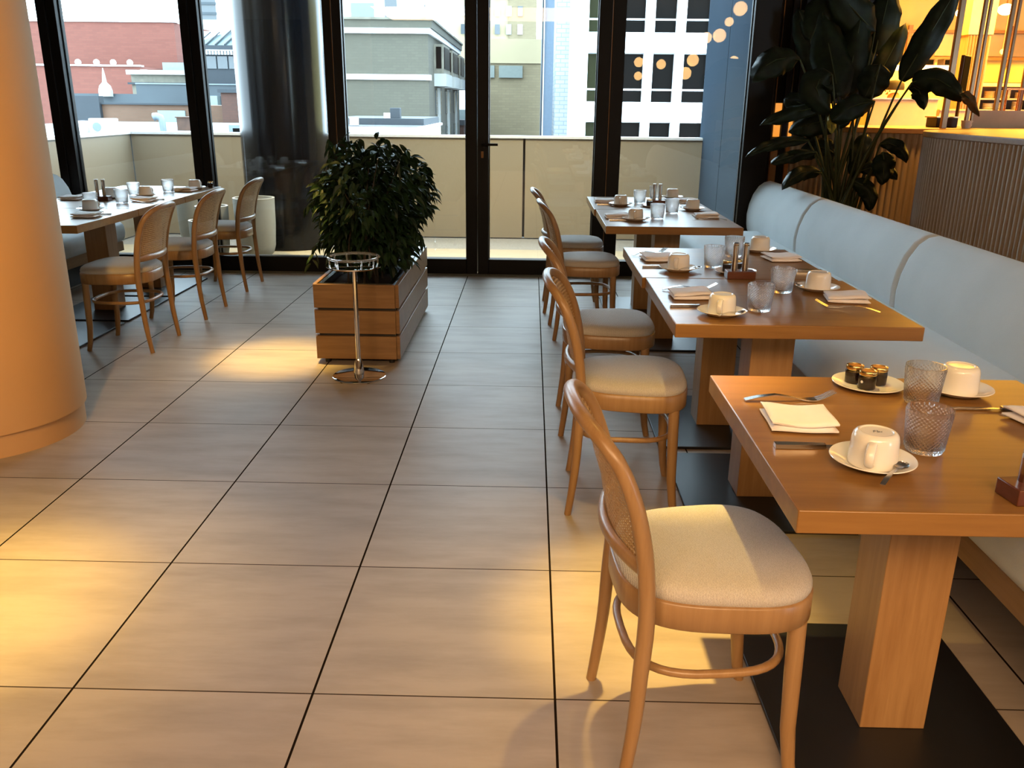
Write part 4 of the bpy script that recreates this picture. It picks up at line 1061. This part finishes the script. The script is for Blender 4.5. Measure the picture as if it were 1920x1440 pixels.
# ---------------------------------------------------------------- the city outside
def bld(name, label, boxes, cat='building'):
    o = thing(name, label, cat)
    for nm, mat, b in boxes: MB().box(*b).build(nm, mat, o, 35)
    return o
def city():
    g = MB().box(-160, 9.6, -15.2, 160, 300, -15).build('street_ground', 'asphalt', None, 35); tag(g, 'dark street level ground far below the terrace', 'ground', None, 'structure')
    # far left: red walls
    bld('red_warehouse', 'large flat red painted wall of the building far left', [('wall', 'red_wall', (-36, 60, -15, -23.55, 75, 6.2)), ('parapet', 'white_facade', (-36.1, 59.9, 6.2, -23.45, 60.6, 6.32))])
    bld('red_rear_house', 'lower red wall in front of the large red building', [('wall', 'red_wall', (-30, 48, -15, -20.9, 57, 3.05)), ('parapet', 'metal_white', (-30, 47.9, 3.05, -20.85, 48.4, 3.13)), ('gable', 'white_facade', (-20.9, 48, -15, -20.6, 52, 2.9))])
    for i, x in enumerate((-24.3, -23.3, -22.4, -21.5)):
        o = thing('roof_vent', '%s small round white vent on the lower red roof' % ('first', 'second', 'third', 'fourth')[i], 'vent', (x, 48.2, 3.13), 0, 'white vents on the red roof'); MB().ball((0, 0, .12), .16, 12).build('cowl', 'metal_white', o, 60); MB().cyl(0, 0, -.02, .1, .07, n=10).build('stem', 'metal_white', o, 60)
    bld('concrete_roofline', 'stained concrete parapet band right of the red wall', [('wall', 'concrete_band', (-20.55, 46, -15, -13.2, 49.5, 2.68)), ('cornice', 'pale_facade', (-20.7, 45.8, 2.60, -13.2, 46.2, 2.82)), ('base_line', 'dark_slate', (-20.7, 45.85, 2.12, -13.2, 46, 2.22))])
    bld('slate_house', 'long blue grey rendered wall across the left rooftops', [('wall', 'slate_wall', (-17.7, 40, -15, -10.5, 45, 2.04)), ('low_wall', 'slate_wall', (-20.6, 40, -15, -17.7, 45, 1.62)), ('white_dormer', 'pale_teal', (-14.55, 39.6, .95, -13.95, 40.1, 1.58)), ('cap', 'metal_grey', (-17.7, 39.95, 2.04, -10.5, 40.3, 2.09))])
    o = thing('roof_turret', 'small pointed white turret on the grey rooftops', 'turret', (-19.0, 39.8, 1.5)); MB().lathe([(.30, 0), (.30, .25), (.24, .45), (.10, .60), (.06, .95), (.02, 1.2)], 10).build('spire', 'pale_facade', o, 40)
    bld('brown_brick_house', 'low brown brick wall under the blue grey wall', [('wall', 'brown_brick', (-17.3, 34, -15, -10.0, 38, 1.20)), ('coping', 'dark_slate', (-17.3, 33.9, 1.20, -12.9, 34.4, 1.27)), ('patch', 'pale_teal', (-14.3, 33.94, .45, -13.25, 34.0, 1.0)), ('dark_end', 'dark_slate', (-17.35, 33.8, .4, -16.45, 34.2, 1.5))])
    bld('brick_chimney', 'dark red brick chimney beside the black column', [('stack', 'dark_brick', (-11.48, 33, -2, -10.85, 33.7, 1.66)), ('cap', 'dark_slate', (-11.56, 32.9, 1.66, -10.76, 33.8, 1.78))], 'chimney')
    bld('grey_roof', 'pale flat roof just below the parapet on the left', [('deck', 'roof_gravel', (-16, 20, -15, -6.2, 33, .60))])
    o = thing('air_conditioner', 'white rooftop air conditioner with round fan on the left roof', 'air conditioner', (-11.04, 22, .601)); MB().box(0, 0, 0, .60, .35, .33).build('case', 'metal_white', o, 35, .02)
    m = MB(); m.lathe([(.0005, 0), (.11, 0), (.11, .012), (.0005, .012)], 20, (0, 0, 0)); f = m.build('fan', 'metal_grey', o, 40); f.location = (.2, -.001, .13); f.rotation_euler = (PI/2, 0, 0)
    bld('roof_box', 'small white box at the left end of the roof', [('case', 'metal_white', (-11.36, 22, .601, -11.12, 22.3, .87))], 'box')
    o = thing('duct_cowl', 'pale blue bent duct cowl on the left roof', 'duct', (-9.18, 22, .601)); MB().tube([(0, 0, 0), (0, 0, .28), (-.03, 0, .37), (-.12, 0, .40), (-.2, 0, .38)], [.08, .08, .085, .09, .10], 12).build('pipe', 'metal_grey', o, 60)
    o = thing('rusty_tank', 'rusty brown box tank on the left roof', 'tank', (-9.62, 24, .601)); MB().box(0, 0, 0, .75, .5, .33).build('body', 'rust', o, 35); MB().box(-.03, -.03, .33, .78, .53, .36).build('rim', 'rust', o, 35)
    o = thing('roof_unit', 'grey open roof unit right of the rusty tank', 'unit', (-7.7, 22.5, .601)); MB().box(0, 0, 0, .45, .3, .20).build('case', 'metal_grey', o, 35); MB().box(.1, -.005, .02, .33, 0, .12).build('opening', 'dark_window', o, 35); MB().box(.5, .05, 0, .7, .25, .3).build('side_box', 'metal_white', o, 35)
    # house with standing seam roof
    o = thing('green_roof_house', 'house with dark green standing seam roof and toothed cornice', 'building')
    MB().box(-16.6, 44, -15, -12.5, 50, 3.5).build('wall', 'dark_slate', o, 35)
    m = MB(); x0, x1, y0, y1 = -16.5, -12.4, 43.7, 50
    m.add([(x0, y0, 3.9), (x1, y0, 3.9), (x1, y1, 3.9), (x0, y1, 3.9), (x0+1.75, y0+1.6, 4.75), (x1, y0+1.6, 4.75), (x1, y1-1.6, 4.75), (x0+1.75, y1-1.6, 4.75)], [(0, 1, 5, 4), (1, 2, 6, 5), (2, 3, 7, 6), (3, 0, 4, 7), (4, 5, 6, 7), (3, 2, 1, 0)]); m.build('roof', 'metal_roof', o, 35)
    m = MB()
    for k in range(9):
        x = x0+.35+.45*k; xt = max(x, x0+1.75) if x > x0+1.2 else x+.9
        t = 1.0 if x > x0+1.0 else .75
        m.tube([(x, y0-.02, 3.93), (x+.42*t, y0+1.6*t-.02, 3.93+.85*t)], .03, 6)
    m.build('seams', 'dark_slate', o, 35)
    MB().box(-16.7, 43.6, 3.72, -12.4, 44, 3.9).build('cornice', 'dark_slate', o, 35)
    m = MB()
    for k in range(28): m.box(-16.65+.15*k, 43.7, 3.50, -16.57+.15*k, 43.95, 3.66)
    m.box(-16.7, 43.75, 3.66, -12.4, 44, 3.72); m.build('dentils', 'white_facade', o, 35)
    for k in range(7): MB().box(-16.4+.55*k, 43.95, 2.85, -15.92+.55*k, 44.0, 3.42).build('window', 'grey_window', o, 35)
    bld('teal_house', 'pale teal upper storey behind the concrete parapet', [('wall', 'pale_teal', (-20.5, 50, -15, -17.3, 53, 3.35)), ('roof_edge', 'white_facade', (-20.5, 53.2, -15, -15.5, 58, 5.2))])
    o = thing('glass_tower', 'distant grey banded tower top left of the black column', 'building')
    MB().box(-54.9, 150, -15, -51.7, 165, 13.9).build('base', 'pale_facade', o, 35); MB().box(-54.9, 150, 13.9, -51.7, 165, 40).build('shaft', 'grey_window', o, 35)
    for k in range(6): MB().box(-55, 149.8, 14.6+1.5*k, -51.6, 150, 15.0+1.5*k).build('band', 'slate_wall', o, 35)
    # centre: grey brick block with white bands
    o = thing('grey_brick_block', 'grey brick block with two white bands and bay windows on its side', 'building')
    MB().box(-9.5, 36, -15, -4.12, 51, 4.15).build('wall', 'grey_brick', o, 35); MB().box(-9.6, 35.8, 4.15, -3.95, 51.1, 4.47).build('parapet', 'grey_brick', o, 35)
    MB().box(-9.6, 35.85, 3.95, -4.02, 51.1, 4.15).build('band', 'white_facade', o, 35); MB().box(-9.6, 35.9, 2.24, -4.05, 36.4, 2.44).build('band', 'white_facade', o, 35)
    MB().box(-9.6, 35.7, 4.44, -3.9, 51.2, 4.52).build('coping', 'concrete_band', o, 35)
    for k in range(3):
        y = 38.0+4.4*k
        b = MB().box(-4.12, y, 2.55, -3.72, y+2.9, 3.7).build('bay_window', 'concrete_band', o, 35); MB().box(-4.02, y-.03, 2.75, -3.80, y, 3.6).build('glass', 'dark_window', b, 35); MB().box(-3.72, y+.25, 2.75, -3.69, y+2.6, 3.6).build('glass', 'dark_window', b, 35)
        MB().box(-4.12, y, 2.05, -3.62, y+2.9, 2.55).build('bay_sill', 'pale_facade', o, 35)
        for q in range(2):
            MB().box(-4.14, y+.3+1.5*q, .9, -4.08, y+1.1+1.5*q, 1.9).build('window', 'grey_window', o, 35); MB().box(-4.14, y+.3+1.5*q, -.6, -4.08, y+1.1+1.5*q, .35).build('window', 'grey_window', o, 35)
        MB().box(-4.13, y+1.15, -15, -4.04, y+1.75, 2.0).build('pier', 'pale_facade', o, 35)
    o = thing('white_far_block', 'bleached white building behind the grey brick block', 'building')
    MB().box(-23, 76, -15, -8.9, 90, 16).build('wall', 'white_facade', o, 35)
    for x0, x1, z0, z1, mt in ((-15.0, -13.1, 7.9, 9.1, 'blind_window'), (-12.2, -11.2, 7.9, 10, 'grey_window'), (-8.95, -8.85, 7.5, 9, 'grey_window')): MB().box(x0, 75.9, z0, x1, 76, z1).build('window', mt, o, 35)
    o = thing('low_flat_roof', 'low flat dark roof just beyond the parapet behind the planter', 'building')
    MB().box(-4.9, 20, -15, -2.55, 25, .80).build('wall', 'pale_facade', o, 35); MB().box(-4.95, 19.95, .80, -2.5, 25, .86).build('coping', 'metal_white', o, 35); MB().box(-4.9, 21.5, .86, -2.6, 25, 1.02).build('upstand', 'dark_slate', o, 35)
    MB().box(-4.9, 20.1, .861, -2.6, 21.5, .87).build('roof_sheet', 'dark_slate', o, 35)
    o = thing('condenser', 'grey square condenser unit on the low flat roof', 'air conditioner', (-3.46, 21.8, 1.021)); MB().box(0, 0, 0, .24, .25, .24).build('case', 'dark_slate', o, 35, .01); MB().box(-.16, .02, -.0, 0, .2, .12).build('side_box', 'metal_white', o, 35)
    for i, x in enumerate((-4.7, -4.45, -4.2)):
        o = thing('roof_equipment', '%s pale box of roof equipment behind the fig' % ('left', 'middle', 'right')[i], 'unit', (x, 20.5, .871), 0, 'pale roof equipment'); MB().box(0, 0, 0, .18, .2, .12+.03*i).build('case', 'metal_white', o, 35, .015)
    # right of the door post: tan building, tower, passage
    o = thing('tan_brick_building', 'cream and tan brick building seen through the terrace door', 'building')
    MB().box(-9, 60, -15, .62, 72, 5.35).build('wall', 'tan_brick', o, 35); MB().box(-9, 59.9, 3.9, .62, 60, 5.4).build('upper_wall', 'cream_facade', o, 35)
    for x0, x1 in ((-3.9, -2.5), (-2.2, -.65), (-6.2, -4.2)): MB().box(x0, 59.8, 3.0, x1, 59.99, 3.75).build('blocked_window', 'blind_window', o, 35)
    o = thing('tan_tower', 'distant tan tower block with rows of small windows', 'building')
    MB().box(-9.5, 110, -15, .25, 120, 26).build('wall', 'cream_facade', o, 35)
    MB().box(-2.9, 109.7, -15, .4, 110, 26).build('bay_wall', 'tan_brick', o, 35)
    for r in range(5):
        for c in range(6): MB().box(-8.6+1.35*c, 109.55, 9.2+2.0*r, -8.0+1.35*c, 109.69, 10.3+2.0*r).build('window', ('grey_window', 'sky_window', 'white_facade')[(c+r) % 3], o, 35)
    bld('pale_lane_house', 'pale teal wall with red gable edge in the lane beside the grey block', [('wall', 'pale_teal', (-6.2, 54, -15, -3.9, 59.5, 1.0)), ('gable', 'white_facade', (-7.0, 58.5, -15, -4.0, 59.7, 2.6))])
    bld('dark_lane_shed', 'small dark red shed at the bottom of the lane', [('wall', 'dark_brick', (-4.75, 52, -3, -3.95, 53.5, .15)), ('roof', 'dark_slate', (-4.8, 51.9, .15, -3.9, 53.6, .45))], 'shed')
    # glazed white brick pier and blue flank
    bld('blue_flank_house', 'narrow blue grey house flank left of the white brick pier', [('wall', 'blue_facade', (.55, 44, -15, 1.3, 59, 9)), ('drain', 'dark_slate', (.44, 43.8, -15, .50, 44, 9)), ('edge', 'white_facade', (.50, 43.85, -15, .56, 44, 9))])
    bld('white_brick_pier', 'white glazed brick pier beside the white office block', [('wall', 'white_brick', (.98, 39, -15, 1.72, 43, 9)), ('pier_return', 'white_facade', (1.55, 38, -15, 1.9, 39, 9))])
    # white modern grid building
    o = thing('white_office_block', 'bright white office block with a grid of dark windows', 'building')
    MB().box(1.62, 34.3, -15, 7.02, 37.8, 9).build('wall', 'white_facade', o, 35)
    xs = [(2.06, 3.00), (3.36, 4.12), (4.48, 5.26), (5.62, 6.46)]
    for r in range(-1, 3):
        zb = 1.50+2.45*r
        for c, (a, b) in enumerate(xs):
            mt = 'olive_window' if c == 0 else 'dark_window'
            wn = MB().box(a-.01, 34.20, zb-.02, b+.01, 34.31, zb+1.71).build('window', 'white_facade', o, 35)
            MB().box(a, 34.17, zb, b, 34.195, zb+.40).build('lower_pane', mt, wn, 35); MB().box(a, 34.17, zb+.47, b, 34.195, zb+1.69).build('upper_pane', mt, wn, 35)
    m = MB()
    edges = [1.62]+[v for x in xs for v in x]+[7.02]
    for a, b in zip(edges[::2], edges[1::2]): m.box(a+.01, 33.95, -15, b-.01, 34.3, 9)
    m.build('piers', 'white_facade', o, 35)
    m = MB()
    for r in range(-2, 3):
        zb = 1.50+2.45*r+1.72; m.box(1.62, 34.0, zb, 7.02, 34.3, zb+.70)
    m.build('spandrels', 'white_facade', o, 35)
city()
